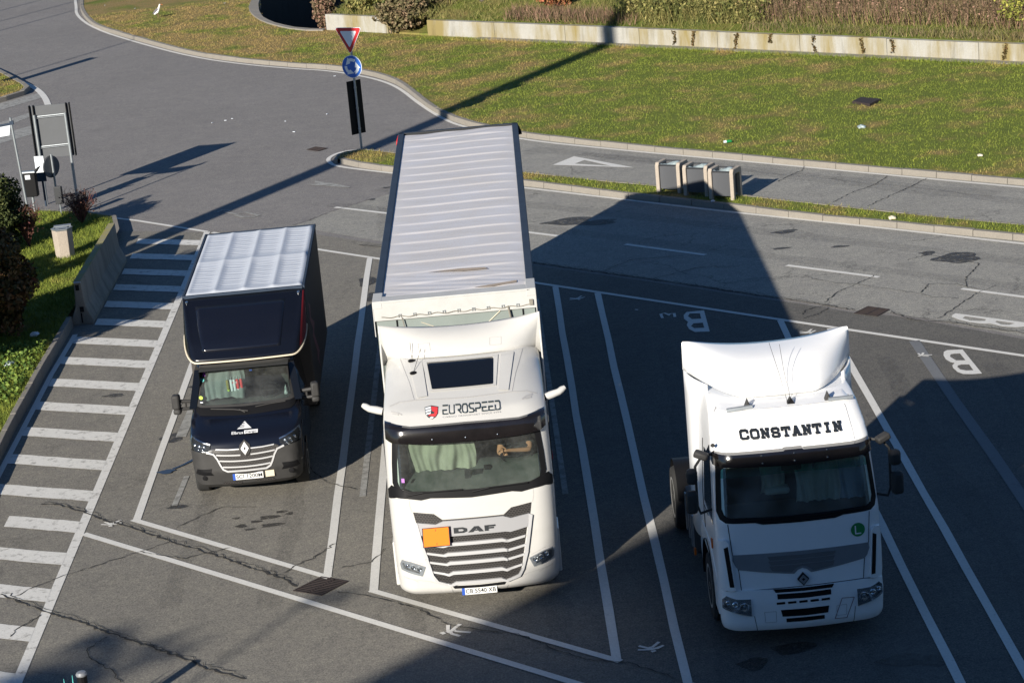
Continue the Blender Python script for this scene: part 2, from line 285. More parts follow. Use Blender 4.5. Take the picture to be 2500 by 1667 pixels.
# ------------------------------------------------------------------ builders
def finish(ob, smooth=None):
    me = ob.data
    if smooth is not None and len(me.polygons):
        me.polygons.foreach_set('use_smooth', [True] * len(me.polygons)); me.set_sharp_from_angle(angle=R(smooth))
    return ob
def link(name, me, m=None, parent=None):
    ob = bpy.data.objects.new(name, me); COL.objects.link(ob)
    if m: me.materials.append(M[m])
    if parent: ob.parent = parent
    return ob
class MB:
    def __init__(s): s.v = []; s.f = []
    def add(s, vs, fs):
        o = len(s.v); s.v += [tuple(p) for p in vs]; s.f += [tuple(i + o for i in f) for f in fs]; return s
    def box(s, c, d, rz=0, rx=0, ry=0, taper=1.0):
        x, y, z = d[0] / 2, d[1] / 2, d[2] / 2
        P = [(-x, -y, -z), (x, -y, -z), (x, y, -z), (-x, y, -z), (-x * taper, -y * taper, z), (x * taper, -y * taper, z), (x * taper, y * taper, z), (-x * taper, y * taper, z)]
        mt = Matrix.Rotation(rz, 3, 'Z') @ Matrix.Rotation(ry, 3, 'Y') @ Matrix.Rotation(rx, 3, 'X')
        return s.add([mt @ Vector(p) + Vector(c) for p in P], [(0, 3, 2, 1), (4, 5, 6, 7), (0, 1, 5, 4), (1, 2, 6, 5), (2, 3, 7, 6), (3, 0, 4, 7)])
    def span(s, a, b): return s.box([(p + q) / 2 for p, q in zip(a, b)], [abs(q - p) for p, q in zip(a, b)])
    def tube(s, pts, r, n=8, cap=True):
        pts = [Vector(p) for p in pts]; rs = r if isinstance(r, (list, tuple)) else [r] * len(pts)
        rings = []; ref = None
        for i, p in enumerate(pts):
            d = (pts[min(i + 1, len(pts) - 1)] - pts[max(i - 1, 0)]).normalized()
            if ref is None: ref = Vector((0, 0, 1)) if abs(d.z) < 0.9 else Vector((1, 0, 0))
            u = d.cross(ref).normalized(); w = u.cross(d).normalized(); ref = w
            rings.append([p + rs[i] * (math.cos(2 * math.pi * j / n) * u + math.sin(2 * math.pi * j / n) * w) for j in range(n)])
        vs = [q for rg in rings for q in rg]; fs = []
        for i in range(len(pts) - 1):
            for j in range(n): fs.append((i * n + j, i * n + (j + 1) % n, (i + 1) * n + (j + 1) % n, (i + 1) * n + j))
        if cap: fs += [tuple(range(n - 1, -1, -1)), tuple((len(pts) - 1) * n + j for j in range(n))]
        return s.add(vs, fs)
    def grid(s, rows, closed=False, skip=None):
        n = len(rows[0]); vs = [p for r in rows for p in r]; fs = []
        for i in range(len(rows) - 1):
            for j in range(n if closed else n - 1):
                if skip and skip(i, j): continue
                fs.append((i * n + j, i * n + (j + 1) % n, (i + 1) * n + (j + 1) % n, (i + 1) * n + j))
        return s.add(vs, fs)
    def prism(s, poly, z0, z1, f=None):
        n = len(poly); vs = [(x, y, z0) for x, y in poly] + [(x, y, z1) for x, y in poly]
        if f: vs = [f(*p) for p in vs]
        return s.add(vs, [tuple(range(n - 1, -1, -1)), tuple(range(n, 2 * n))] + [(i, (i + 1) % n, n + (i + 1) % n, n + i) for i in range(n)])
    def lathe(s, prof, c=(0, 0, 0), axis='Z', n=24):
        vs = []; fs = []
        for r, h in prof:
            for j in range(n):
                x, y = r * math.cos(2 * math.pi * j / n), r * math.sin(2 * math.pi * j / n)
                p = (x, y, h) if axis == 'Z' else ((h, x, y) if axis == 'X' else (y, h, x))
                vs.append((p[0] + c[0], p[1] + c[1], p[2] + c[2]))
        for i in range(len(prof) - 1):
            for j in range(n): fs.append((i * n + j, i * n + (j + 1) % n, (i + 1) * n + (j + 1) % n, (i + 1) * n + j))
        fs += [tuple(range(n - 1, -1, -1)), tuple((len(prof) - 1) * n + j for j in range(n))]
        return s.add(vs, fs)
    def build(s, name, m, parent=None, smooth=None, bevel=0, recalc=True, subd=0):
        me = bpy.data.meshes.new(name); me.from_pydata(s.v, [], s.f)
        if recalc:
            bm = bmesh.new(); bm.from_mesh(me); bmesh.ops.recalc_face_normals(bm, faces=bm.faces[:]); bm.to_mesh(me); bm.free()
        me.validate(); ob = link(name, me, m, parent); finish(ob, smooth)
        if bevel:
            b = ob.modifiers.new('bevel', 'BEVEL'); b.width = bevel; b.segments = 2; b.limit_method = 'ANGLE'; b.angle_limit = R(35)
        if subd:
            b = ob.modifiers.new('sub', 'SUBSURF'); b.levels = subd; b.render_levels = subd
        return ob
def np_mesh(name, verts, faces_per, m, parent=None):
    """verts (N,k,3): N separate k-gons"""
    n, kk, _ = verts.shape
    me = bpy.data.meshes.new(name); me.vertices.add(n * kk); me.vertices.foreach_set('co', verts.reshape(-1).astype(np.float32))
    me.loops.add(n * kk); me.loops.foreach_set('vertex_index', np.arange(n * kk, dtype=np.int32))
    me.polygons.add(n); me.polygons.foreach_set('loop_start', (np.arange(n) * kk).astype(np.int32)); me.polygons.foreach_set('loop_total', np.full(n, kk, dtype=np.int32))
    me.update(calc_edges=True); me.validate(); return link(name, me, m, parent)
def leaves(name, cen, size, m, parent=None, aspect=1.6, droop=0.0):
    n = len(cen); d = RNG.normal(size=(n, 3)); d[:, 2] -= droop; d /= np.linalg.norm(d, axis=1)[:, None]
    e = RNG.normal(size=(n, 3)); e -= (e * d).sum(1)[:, None] * d; e /= np.linalg.norm(e, axis=1)[:, None]
    s = size * RNG.uniform(0.6, 1.3, n)[:, None]; nn = np.cross(d, e) * s * 0.15
    v = np.stack([cen - d * s * aspect * 0.5, cen + e * s * 0.5 + nn, cen + d * s * aspect * 0.5, cen - e * s * 0.5 + nn], 1)
    return np_mesh(name, v, 4, m, parent)
def blades(name, base, h, w, m, parent=None, lean=0.45):
    n = len(base); ang = RNG.uniform(0, 2 * np.pi, n); hh = h * RNG.uniform(0.5, 1.4, n); u = np.stack([np.cos(ang), np.sin(ang), np.zeros(n)], 1)
    ln = RNG.normal(0, lean, (n, 3)); ln[:, 2] = 1; tip = base + ln * hh[:, None]; ww = (w * RNG.uniform(0.6, 1.4, n))[:, None]
    v = np.stack([base - u * ww / 2, base + u * ww / 2, tip], 1); return np_mesh(name, v, 3, m, parent)
def thing(name, label, cat, loc=(0, 0, 0), rz=0, group=None):
    o = bpy.data.objects.new(name, None); COL.objects.link(o); o.location = loc; o.rotation_euler = (0, 0, rz); o.empty_display_size = 0.2
    return tag(o, label, cat, group)
def tag(o, label, cat, group=None):
    o['label'] = label; o['category'] = cat
    if group: o['group'] = group
    return o
def kind(o, k_): o['kind'] = k_; return o
def dup(o, parent=None):
    c = o.copy(); COL.objects.link(c)
    if parent: c.parent = parent
    for ch in o.children: dup(ch, c)
    return c
def fill(loops, z):
    """flat filled polygon with holes -> (verts, tris)"""
    bm = bmesh.new(); es = []
    for lp in loops:
        vs = [bm.verts.new((x, y, z)) for x, y in lp]
        es += [bm.edges.new((vs[i], vs[(i + 1) % len(vs)])) for i in range(len(vs))]
    bmesh.ops.triangle_fill(bm, use_beauty=True, use_dissolve=False, edges=es)
    bmesh.ops.recalc_face_normals(bm, faces=bm.faces[:])
    for f in bm.faces:
        if f.normal.z < 0: f.normal_flip()
    return bm
def flat(name, loops, z, m, parent=None):
    bm = fill(loops, z); me = bpy.data.meshes.new(name); bm.to_mesh(me); bm.free(); return link(name, me, m, parent)
def strip(pts, w, z, mb, jitter=0.0):
    """ribbon of width w along pts on the ground"""
    P = [Vector((x, y, 0)) for x, y in pts]; rows = []
    for i, p in enumerate(P):
        d = (P[min(i + 1, len(P) - 1)] - P[max(i - 1, 0)]).normalized(); n = Vector((-d.y, d.x, 0)); ww = w * (1 + random.uniform(-jitter, jitter)) / 2
        rows.append([p + n * ww + Vector((0, 0, z)), p - n * ww + Vector((0, 0, z))])
    mb.grid(rows)
def resample(pts, step):
    P = [Vector(p) for p in pts]; out = [P[0].copy()]; acc = 0
    for a, b in zip(P, P[1:]):
        L = (b - a).length; t = step - acc
        while t <= L: out.append(a + (b - a) * (t / L)); t += step
        acc = L - (t - step)
    if (out[-1] - P[-1]).length > step * 0.3: out.append(P[-1].copy())
    return [tuple(p) for p in out]
def smooth_path(pts, it=2):
    for _ in range(it):
        o = [pts[0]]
        for a, b in zip(pts, pts[1:]): o += [(a[0] * .75 + b[0] * .25, a[1] * .75 + b[1] * .25), (a[0] * .25 + b[0] * .75, a[1] * .25 + b[1] * .75)]
        pts = o + [pts[-1]]
    return pts
def offset(pts, d):
    out = []
    for i in range(len(pts)):
        a, b = pts[max(i - 1, 0)], pts[min(i + 1, len(pts) - 1)]; dx, dy = b[0] - a[0], b[1] - a[1]; L = math.hypot(dx, dy) or 1
        out.append((pts[i][0] - dy / L * d, pts[i][1] + dx / L * d))
    return out
def kerb_stones(name, path, w, h, side, m='kerb'):
    """row of kerb stones along path (its face), body on the given side"""
    P = resample(path, 1.0); O = offset(P, w * side); F = offset(P, 0.015 * side); mb = MB(); g = 0.006
    for i in range(len(P) - 1):
        L = math.dist(P[i], P[i + 1]); t = g / L; l = lambda A, s: tuple(A[i][q] + (A[i + 1][q] - A[i][q]) * s for q in (0, 1))
        hh = h + random.uniform(-0.008, 0.008); a, b = l(P, t), l(P, 1 - t); c, d = l(O, 1 - t), l(O, t); fa, fb = l(F, t), l(F, 1 - t); z0 = -0.03
        mb.add([(*a, z0), (*b, z0), (*c, z0), (*d, z0), (*fa, hh), (*fb, hh), (*c, hh), (*d, hh)], [(0, 1, 2, 3), (4, 5, 6, 7), (0, 1, 5, 4), (1, 2, 6, 5), (2, 3, 7, 6), (3, 0, 4, 7)])
    o = mb.build(name, m, bevel=0.012); return kind(o, 'structure')
def text_faces(s, size=1.0, bold=0.0):
    cu = bpy.data.curves.new('txt', 'FONT'); cu.body = s; cu.size = size; cu.align_x = 'CENTER'; cu.align_y = 'CENTER'; cu.offset = bold; cu.resolution_u = 3
    o = bpy.data.objects.new('txt', cu); COL.objects.link(o); dg = bpy.context.evaluated_depsgraph_get(); me = o.evaluated_get(dg).to_mesh()
    vs = [tuple(v.co) for v in me.vertices]; fs = [tuple(p.vertices) for p in me.polygons]; o.evaluated_get(dg).to_mesh_clear()
    COL.objects.unlink(o); bpy.data.objects.remove(o); bpy.data.curves.remove(cu); return vs, fs
def text(name, s, width, height, fn, m, parent, bold=0.0):
    """lettering fitted into width x height and mapped by fn(x, y) -> point"""
    vs, fs = text_faces(s, 1.0, bold); x0, x1 = min(v[0] for v in vs), max(v[0] for v in vs); y0, y1 = min(v[1] for v in vs), max(v[1] for v in vs)
    me = bpy.data.meshes.new(name)
    me.from_pydata([tuple(fn((v[0] - (x0 + x1) / 2) * width / (x1 - x0), (v[1] - (y0 + y1) / 2) * height / (y1 - y0))) for v in vs], [], fs); return link(name, me, m, parent)

# vehicle surfaces: front face depth as a function of (across, up); rows are z, front, half width, bow, corner
PROF = dict(
 daf=[(.27,-3.06,1.17,.12,.30),(.34,-3.17,1.20,.12,.30),(.60,-3.20,1.215,.12,.30),(.75,-3.19,1.22,.12,.30),(1.2,-3.17,1.225,.10,.28),(1.75,-3.11,1.23,.10,.27),(1.95,-3.07,1.23,.10,.26),(2.6,-2.90,1.22,.10,.26),(2.83,-2.84,1.21,.10,.28),(2.97,-2.62,1.20,.12,.46),(3.16,-2.00,1.19,.10,.85),(3.38,-1.30,1.17,.08,1.0)],
 prem=[(.31,.03,1.10,.09,.22),(.40,-.02,1.13,.09,.22),(.75,-.04,1.145,.09,.22),(.95,-.02,1.14,.09,.22),(1.3,.0,1.14,.08,.20),(1.9,.03,1.14,.08,.20),(2.0,.06,1.135,.08,.2),(2.65,.26,1.10,.08,.2),(2.86,.32,1.09,.08,.2),(3.0,.45,1.075,.08,.22),(3.2,.76,1.04,.1,.25),(3.26,.95,1.02,.12,.3),(3.30,1.3,1.0,.15,.3)],
 van=[(.27,-2.48,.88,.1,.3),(.36,-2.60,.92,.1,.3),(.60,-2.66,.95,.1,.3),(.95,-2.63,.96,.1,.28),(1.1,-2.56,.97,.12,.3),(1.2,-2.42,.97,.14,.32),(1.28,-2.15,.97,.14,.34),(1.34,-1.88,.96,.12,.32),(1.42,-1.78,.95,.1,.3),(1.5,-1.68,.94,.1,.3),(2.0,-1.15,.87,.08,.28),(2.1,-1.02,.85,.08,.26)])
U0 = 0.76
def prow(kd, z):
    P = PROF[kd]; zs = [p[0] for p in P]; return [float(np.interp(z, zs, [p[i] for p in P])) for i in (1, 2, 3, 4)]
def ucorner(kd, z): return float(np.interp(z, [2.84, 2.97, 3.16], [.76, .66, .55])) if kd == 'daf' else U0
def bfront(kd, a, z):
    bf, w, bow, rc = prow(kd, z); u0 = ucorner(kd, z); u = max(-1, min(1, a / w)); v = max(0, (abs(u) - u0) / (1 - u0)); return bf + bow * u * u + rc * (1 - math.sqrt(max(0, 1 - v * v)))
ULIST = [U0 * i / 14 for i in range(-14, 15)]
ULIST = [-(U0 + (1 - U0) * math.sin(math.pi / 2 * i / 9)) for i in range(9, 0, -1)] + ULIST + [U0 + (1 - U0) * math.sin(math.pi / 2 * i / 9) for i in range(1, 10)]
def shell(name, kd, zs, brear, m, parent, hole=None, arch=None, nside=8, topcap=True):
    rows = []
    for z in zs:
        bf, w, bow, rc = prow(kd, z); be = bf + bow + rc; r = []
        for i in range(nside): r.append((-w, brear + (be - brear) * i / nside, z))
        u0 = ucorner(kd, z)
        for u in ULIST:
            v = max(0, (abs(u) - u0) / (1 - u0)); r.append((u * w, bf + bow * u * u + rc * (1 - math.sqrt(max(0, 1 - v * v))), z))
        for i in range(nside - 1, -1, -1): r.append((w, brear + (be - brear) * i / nside, z))
        rows.append(r)
    n = len(rows[0])
    def skip(i, j):
        zc = (zs[i] + zs[i + 1]) / 2; p = rows[i][j]; q = rows[i][j + 1]
        if hole and hole[1] < zc < hole[2] and nside <= j < n - nside - 1 and abs(ULIST[j - nside]) <= hole[0] + 1e-6 and abs(ULIST[j - nside + 1]) <= hole[0] + 1e-6: return True
        if arch and zc < arch[1] and (j < nside or j >= n - nside - 1) and min(p[1], q[1]) > arch[0] - 0.4: return True
        return False
    mb = MB(); mb.grid(rows, skip=skip)
    mb.grid([[r[0], r[-1]] for r in rows])
    if topcap: mb.add(rows[-1], [tuple(range(n))])
    return mb.build(name, m, parent, smooth=40)
def zlist(a, b, st, extra=()):
    s = set(round(a + i * st, 4) for i in range(int((b - a) / st) + 1)) | {a, b} | set(extra)
    z = sorted(s); return [q for i, q in enumerate(z) if i == 0 or q - z[i - 1] > 1e-4]
def patch_into(bm_out, loops, sf, off, th, da, dz):
    bm = bmesh.new(); es = []
    for lp in loops:
        vs = [bm.verts.new((a, 0, z)) for a, z in lp]
        es += [bm.edges.new((vs[i], vs[(i + 1) % len(vs)])) for i in range(len(vs))]
    bmesh.ops.triangle_fill(bm, use_beauty=True, use_dissolve=False, edges=es, normal=(0, -1, 0))
    A = [p[0] for lp in loops for p in lp]; Z = [p[1] for lp in loops for p in lp]
    for lo, hi, st, no in ((min(A), max(A), da, (1, 0, 0)), (min(Z), max(Z), dz, (0, 0, 1))):
        kx = math.ceil(lo / st)
        while kx * st < hi:
            if kx * st > lo + 1e-4:
                c = (kx * st, 0, 0) if no[0] else (0, 0, kx * st)
                bmesh.ops.bisect_plane(bm, geom=bm.verts[:] + bm.edges[:] + bm.faces[:], plane_co=c, plane_no=no, dist=1e-6)
            kx += 1
    for f in bm.faces:
        f.normal_update()
        if f.normal.y > 0: f.normal_flip()
    for v in bm.verts: v.co.y = sf(v.co.x, v.co.z) - off
    if th > 0:
        be = [e for e in bm.edges if e.is_boundary]; r = bmesh.ops.extrude_edge_only(bm, edges=be)
        for g in r['geom']:
            if isinstance(g, bmesh.types.BMVert): g.co.y += th
    me = bpy.data.meshes.new('t'); bm.to_mesh(me); bm.free(); bm_out.from_mesh(me); bpy.data.meshes.remove(me)
def patch(name, polys, sf, m, parent, off=0.005, th=0.012, da=0.07, dz=0.06, smooth=30, inc=0.0):
    """panels laid on a curved front: each poly is a list of (across, up), or [outer, hole]"""
    bm = bmesh.new()
    for i, p in enumerate(polys): patch_into(bm, p if isinstance(p[0], list) else [p], sf, off + inc * i, th, da, dz)
    me = bpy.data.meshes.new(name); bm.to_mesh(me); bm.free(); return finish(link(name, me, m, parent), smooth)
def sym(half): return half + [(-a, z) for a, z in reversed(half) if abs(a) > 1e-6]
def scale_loop(lp, s, c=None):
    c = c or (sum(p[0] for p in lp) / len(lp), sum(p[1] for p in lp) / len(lp)); return [(c[0] + (p[0] - c[0]) * s[0], c[1] + (p[1] - c[1]) * s[1]) for p in lp]
def rline(a, b, w, ext=0.0):
    """a thick segment as a quad"""
    dx, dy = b[0] - a[0], b[1] - a[1]; L = math.hypot(dx, dy) or 1; dx, dy = dx / L, dy / L; nx, ny = -dy * w / 2, dx * w / 2; a = (a[0] - dx * ext, a[1] - dy * ext); b = (b[0] + dx * ext, b[1] + dy * ext)
    return [(a[0] + nx, a[1] + ny), (b[0] + nx, b[1] + ny), (b[0] - nx, b[1] - ny), (a[0] - nx, a[1] - ny)]
def arc(cx, cy, rx, ry, a0, a1, n=8): return [(cx + rx * math.cos(R(a0 + (a1 - a0) * i / n)), cy + ry * math.sin(R(a0 + (a1 - a0) * i / n))) for i in range(n + 1)]
def strokes(paths, w): return [rline(a, b, w, w * 0.3) for p in paths for a, b in zip(p, p[1:])]
def wheel(name, c, r, w, parent, rimr=0.56, side=-1):
    """road wheel with its axis across; side is the outward direction"""
    t = MB(); t.lathe([(r * .62, -w / 2), (r * .93, -w / 2), (r, -w * .36), (r, w * .36), (r * .93, w / 2), (r * .62, w / 2)], c, 'X', 32)
    o = t.build(name, 'rubber', parent, smooth=30)
    q = MB(); e = side * w / 2
    pr = [(r * .63, e * .7), (r * .64, e * 1.02), (r * .56, e * 1.0), (r * .48, e * .45), (r * .24, e * .45), (r * .22, e * .95), (r * .12, e * 1.0)]
    q.lathe(pr, c, 'X', 32)
    for i in range(10):
        an = 2 * math.pi * i / 10; q.tube([(c[0] + e * .45, c[1] + r * .34 * math.cos(an), c[2] + r * .34 * math.sin(an)), (c[0] + e * .62, c[1] + r * .34 * math.cos(an), c[2] + r * .34 * math.sin(an))], r * .035, 6)
    q.build('rim', 'rim', o, smooth=30); return o
def plate(name, parent, sf, a0, z0, w, h, s, ends, tilt=0.0):
    f = lambda a, z: sf(a0, z0) - 0.03
    o = patch(name, [[(a0 - w / 2, z0 - h / 2), (a0 + w / 2, z0 - h / 2), (a0 + w / 2, z0 + h / 2), (a0 - w / 2, z0 + h / 2)]], f, 'platewhite', parent, off=0, th=0.03, da=9, dz=9)
    q = MB(); y = sf(a0, z0) - 0.03
    for e in (-1, 1):
        if e in ends: xc = a0 + e * (w / 2 - 0.022); q.span((xc - .022, y - .002, z0 - h / 2), (xc + .022, y + .01, z0 + h / 2))
    q.build('country_band', 'plateblue', o)
    sh = (0.02 if -1 in ends else 0) - (0.02 if 1 in ends else 0)
    text('plate_lettering', s, w * (0.86 if len(ends) == 1 else 0.74), h * .62, lambda x, y_: (a0 + sh + x, y - .003, z0 + y_), 'ink', o, bold=0.012); return o
# ------------------------------------------------------------------ ground, roads, kerbs
RIM = [(-9.5,101.64),(-9.38,98.95),(-8.97,96.21),(-8.44,94.41),(-7.5,92.35),(-6.34,91.14)]
TD = (0.45, 0.893)
TR_R = [(-6.1,91.15),(-6.1+TD[0]*40,91.15+TD[1]*40)]; TR_L = (-9.5+TD[0]*40,101.64+TD[1]*40)
HOLE = RIM + TR_R + [TR_L]
kind(flat('ground', [[(-260,-160),(260,-160),(260,420),(-260,420)], HOLE], 0.0, 'asph'), 'structure')
ISN = [(-4.45,66.02),(-3.74,65.0),(-2.83,64.05),(0.71,60.86),(1.72,59.86),(3.16,58.31),(4.39,57.22),(5.73,55.95),(7.31,54.3),(8.97,52.93),(9.73,52.2),(11.57,50.6),(17,45.6),(24,39.2)]
ISF = [(-4.62,66.04),(-4.6,66.64),(-4.36,67.1),(-3.85,67.2),(-2.83,66.29),(0.72,62.13),(1.94,60.94),(3.27,59.65),(4.21,58.9),(6.42,56.69),(8.01,55.14),(9.8,53.41),(11.82,51.64),(17.5,46.6),(24.5,40.4)]
FK = [(-19.4,119),(-18.75,112.5),(-18.31,108.41),(-17.87,105.29),(-17.42,102.98),(-16.71,100.17),(-16.03,98.11),(-13.79,93.67),(-11.05,88.52),(-8.85,85.7),(-6.81,83.63),(-5.62,82.61),(-4.3,80.99),(-3.43,79.19),(-3.0,77.96),(-2.57,76.08),(-2.16,74.02),(-1.77,72.44),(-1.17,70.69),(-0.68,69.64),(0.82,67.25),(3.6,64.39),(4.94,63.08),(7.12,61.04),(9.3,58.98),(12.81,55.83),(22,47.4)]
FK = smooth_path(FK, 2)
kind(flat('road', [[(-5.35,58.67),(-4.95,59.02),(-4.42,59.83),(-3.44,60.87),(-1.6,62.6)] + [p for p in ISN if p[0] > 0] + [(24,30),(10.4,42.9),(8.69,44.92),(7.72,45.96),(7.08,46.35),(6.13,47.37),(5.43,48.03),(3.7,49.75),(0.66,52.64),(-2.5,55.6)]], 0.004, 'asph_old'), 'structure')
kind(flat('slip_road', [[p for p in ISF if p[0] > 0] + [p for p in reversed(FK) if p[0] > 0.2]], 0.004, 'asph_old'), 'structure')
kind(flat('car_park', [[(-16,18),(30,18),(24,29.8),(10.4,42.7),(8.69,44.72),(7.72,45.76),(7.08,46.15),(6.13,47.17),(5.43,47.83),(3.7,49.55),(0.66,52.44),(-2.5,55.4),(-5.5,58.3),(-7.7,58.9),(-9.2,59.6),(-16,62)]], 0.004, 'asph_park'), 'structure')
# painted markings
mb = MB(); Z1, Z2, Z3 = 0.012, 0.014, 0.016
strip(smooth_path([(-19.7,119),(-18.61,108.61),(-18.21,106.44),(-17.67,102.91),(-16.17,98.19),(-13.8,93.3),(-11.01,88.16),(-8.81,85.29),(-6.78,83.24),(-5.61,82.29),(-4.23,80.35),(-3.42,78.75),(-2.88,77.06),(-2.36,74.64),(-1.86,72.61),(-1.4,71.04),(-0.95,69.88),(0.75,67.0),(3.58,64.22),(4.93,62.95),(7.46,60.6),(9.96,58.21),(12.75,55.6),(22,47.1)],2), 0.13, Z1, mb)
strip(smooth_path([(24,38.9),(11.5,50.35),(8.97,52.78),(5.7,55.74),(4.37,57.02),(2.08,59.27),(0.7,60.61),(-2.83,63.92),(-3.73,64.79),(-4.25,65.32),(-4.65,65.85),(-4.82,66.59),(-4.78,66.99),(-4.6,67.44),(-4.25,67.75),(-3.6,67.5)],2), 0.13, Z1, mb)
strip(smooth_path([(-19.5,91.5),(-18.48,89.19),(-17.38,86.5),(-16.39,84.59),(-15.66,82.42),(-15.1,80.0)],2), 0.22, Z1, mb)
for dsh in ([(-4.31,60.35),(-2.3,58.55)],[(-0.4,56.6),(1.35,54.98)],[(2.86,53.59),(4.58,51.92)],[(6.23,50.37),(7.99,48.7)],[(9.47,47.22),(11.2,45.55)]): strip(dsh, 0.13, Z1, mb)
kind(mb.build('road_lines', 'paintw'), 'structure')
mb = MB()
for q in ([(-17.5,81.1),(-15.82,83.39),(-15.6,82.25),(-17.2,79.6)],[(-16.9,76.9),(-15.04,80.27),(-15.1,79.4),(-16.5,75.7)],[(-16.4,75.2),(-15.01,76.79),(-14.75,75.2),(-16.0,73.5)]): mb.add([(x, y, 0.007) for x, y in q], [(0, 1, 2, 3)])
for q in ([(-5.04,63.87),(-4.92,63.75),(-4.47,63.31),(-4.01,62.72),(-4.04,62.59),(-4.45,62.91),(-4.69,63.1),(-4.97,63.28),(-5.26,63.56),(-5.0,63.47)],):
    mb.add([(x, y, Z1) for x, y in q], [tuple(range(len(q)))])
strip([(-7.5,61.0),(-7.38,61.27),(-7.15,61.12),(-7.25,60.95),(-6.95,60.6),(-6.72,60.72),(-6.3,60.2),(-6.45,60.05),(-6.75,60.2),(-6.95,60.5)], 0.1, Z1, mb)
strip([(-6.36,42.0),(-6.3,44.0)], 0.2, Z1, mb); strip([(-2.78,37.8),(-2.74,47)], 0.11, Z1, mb); strip([(-6.0,39.7),(-6.05,38.2)], 0.1, Z1, mb); strip([(0.62,49.5),(0.66,37)], 0.10, Z1, mb)
kind(mb.build('faded_markings', 'paintfaded'), 'structure')
mb = MB()
strip([(-13.2,63.2),(-11.08,62.15),(-9.6,60.9),(-7.54,58.86)], 0.12, Z1, mb); strip([(-7.4,58.72),(-4.3,55.64),(0.65,50.83),(5.36,46.31),(9.61,42.27),(14,38.1)], 0.12, Z1, mb)
for x, y0, y1 in ((-6.64,37.6,57.6),(-3.21,34.25,54.5),(-2.46,33.45,53.8),(1.06,30.1,50.35),(1.95,29.2,49.5),(5.5,27.5,46.1),(6.4,27.5,45.2)):
    strip([(x + random.uniform(-.01,.01), y) for y in np.linspace(y0, y1, 12)], 0.135, Z2, mb, 0.05)
for a, b in (((-6.7,37.68),(-3.17,34.2)),((-7.47,37.2),(2.6,27.4)),((-2.5,33.53),(1.1,30.08)),((1.9,29.2),(3.0,28.2))): strip([a, ((a[0]+b[0])/2,(a[1]+b[1])/2), b], 0.13, Z3, mb, 0.04)
strip([(-9.58,50.0),(-9.62,47),(-9.58,43),(-9.52,36)], 0.12, Z1, mb, 0.1)
kind(mb.build('parking_lines', 'paintw'), 'structure')
mb = MB(); strip([(-7.54,58.85),(-7.54,50),(-7.55,44),(-7.55,37.3),(-7.53,25)], 0.16, Z1, mb)
for i, yr in enumerate((57.7,56.18,54.65,53.17,51.67,50.16,48.64,47.10,45.53,43.96,42.34,40.73,39.09,37.56,36.09,34.53,33.0,31.32,29.7)):
    xl = -9.25 if 0 < i < 6 else (-9.3 if i == 0 else -9.55)
    if i == 13: xl = -8.95
    w = 0.265; yl = yr + (-7.62 - xl) * 0.47; n = 9
    rows = []
    for s_ in np.linspace(0, 1, n):
        x = -7.62 + (xl + 7.62) * s_; y = yr + (yl - yr) * s_; j = random.uniform(-.012, .012); rows.append([(x, y + w + j, Z2), (x, y - w + j, Z2)])
    mb.grid(rows)
kind(mb.build('hatched_markings', 'paintz'), 'structure')
mb = MB(); strip([(7.83,43.85),(7.83,40),(7.86,37),(7.84,27)], 0.2, Z1, mb, 0.08); kind(mb.build('overpainted_line', 'paintgrey'), 'structure')
def letter(name, loops, z=Z2):
    return kind(flat(name, loops, z, 'paintw'), 'structure')
letter('road_letter', [[(8.6,43.0),(8.63,41.42),(8.45,41.43),(8.29,41.49),(8.22,41.64),(8.19,41.91),(8.21,42.07),(8.28,42.2),(8.22,42.27),(8.17,42.48),(8.18,42.74),(8.23,42.96),(8.31,43.05)],[(8.28,42.62),(8.32,42.76),(8.39,42.78),(8.5,42.76),(8.51,42.31),(8.34,42.35)],[(8.28,41.96),(8.32,42.04),(8.39,42.07),(8.52,42.03),(8.52,41.66),(8.39,41.68),(8.3,41.78)]])
letter('road_letter', [[(8.98,45.46),(10.32,44.22),(10.11,44.11),(9.89,44.12),(9.66,44.26),(9.48,44.52),(9.31,44.58),(9.11,44.75),(8.94,45.0),(8.85,45.24),(8.9,45.38)],[(9.04,45.07),(9.11,45.19),(9.46,44.86),(9.42,44.75),(9.31,44.77),(9.14,44.86)],[(9.59,44.62),(9.64,44.68),(9.93,44.4),(9.8,44.32),(9.66,44.4)]])
letter('road_letter', [[(4.07,47.35),(4.02,45.75),(3.72,45.82),(3.63,46.06),(3.61,46.38),(3.66,46.6),(3.6,46.85),(3.62,47.13),(3.7,47.34)],[(3.7,47.01),(3.75,47.2),(3.96,47.15),(3.95,46.75),(3.76,46.77)],[(3.69,46.27),(3.76,46.45),(3.95,46.43),(3.94,46.06),(3.74,46.09)]])
mb = MB(); strip([(3.17,47.05),(3.16,47.37),(3.24,47.42),(3.3,47.3),(3.31,47.2),(3.34,47.32),(3.44,47.33),(3.43,47.05)], 0.06, Z2, mb); strip([(2.66,47.9),(2.72,47.85)], 0.05, Z2, mb); kind(mb.build('road_numeral', 'paintw'), 'structure')
letter('yield_triangle', [[(1.55,63.13),(2.18,64.0),(3.7,61.85)],[(2.16,63.02),(2.44,63.38),(3.1,62.32)]])
def birdmark(name, c, s, rot, z=Z2):
    mb = MB(); f = lambda p: (c[0] + s * (p[0] * math.cos(rot) - p[1] * math.sin(rot)), c[1] + s * (p[0] * math.sin(rot) + p[1] * math.cos(rot)))
    for i, ln in enumerate(([(-.55,.5),(-.1,-.1)],[(.6,.55),(.05,.0)],[(-.75,.0),(-.2,-.22),(.3,-.2),(.7,.0)],[(-.1,.1),(0,-.35)],[(-.15,-.55),(.12,-.5)])): strip([f(p) for p in ln], 0.2 * s, z + i * .001, mb, 0.25)
    kind(mb.build(name, 'paintw'), 'structure')
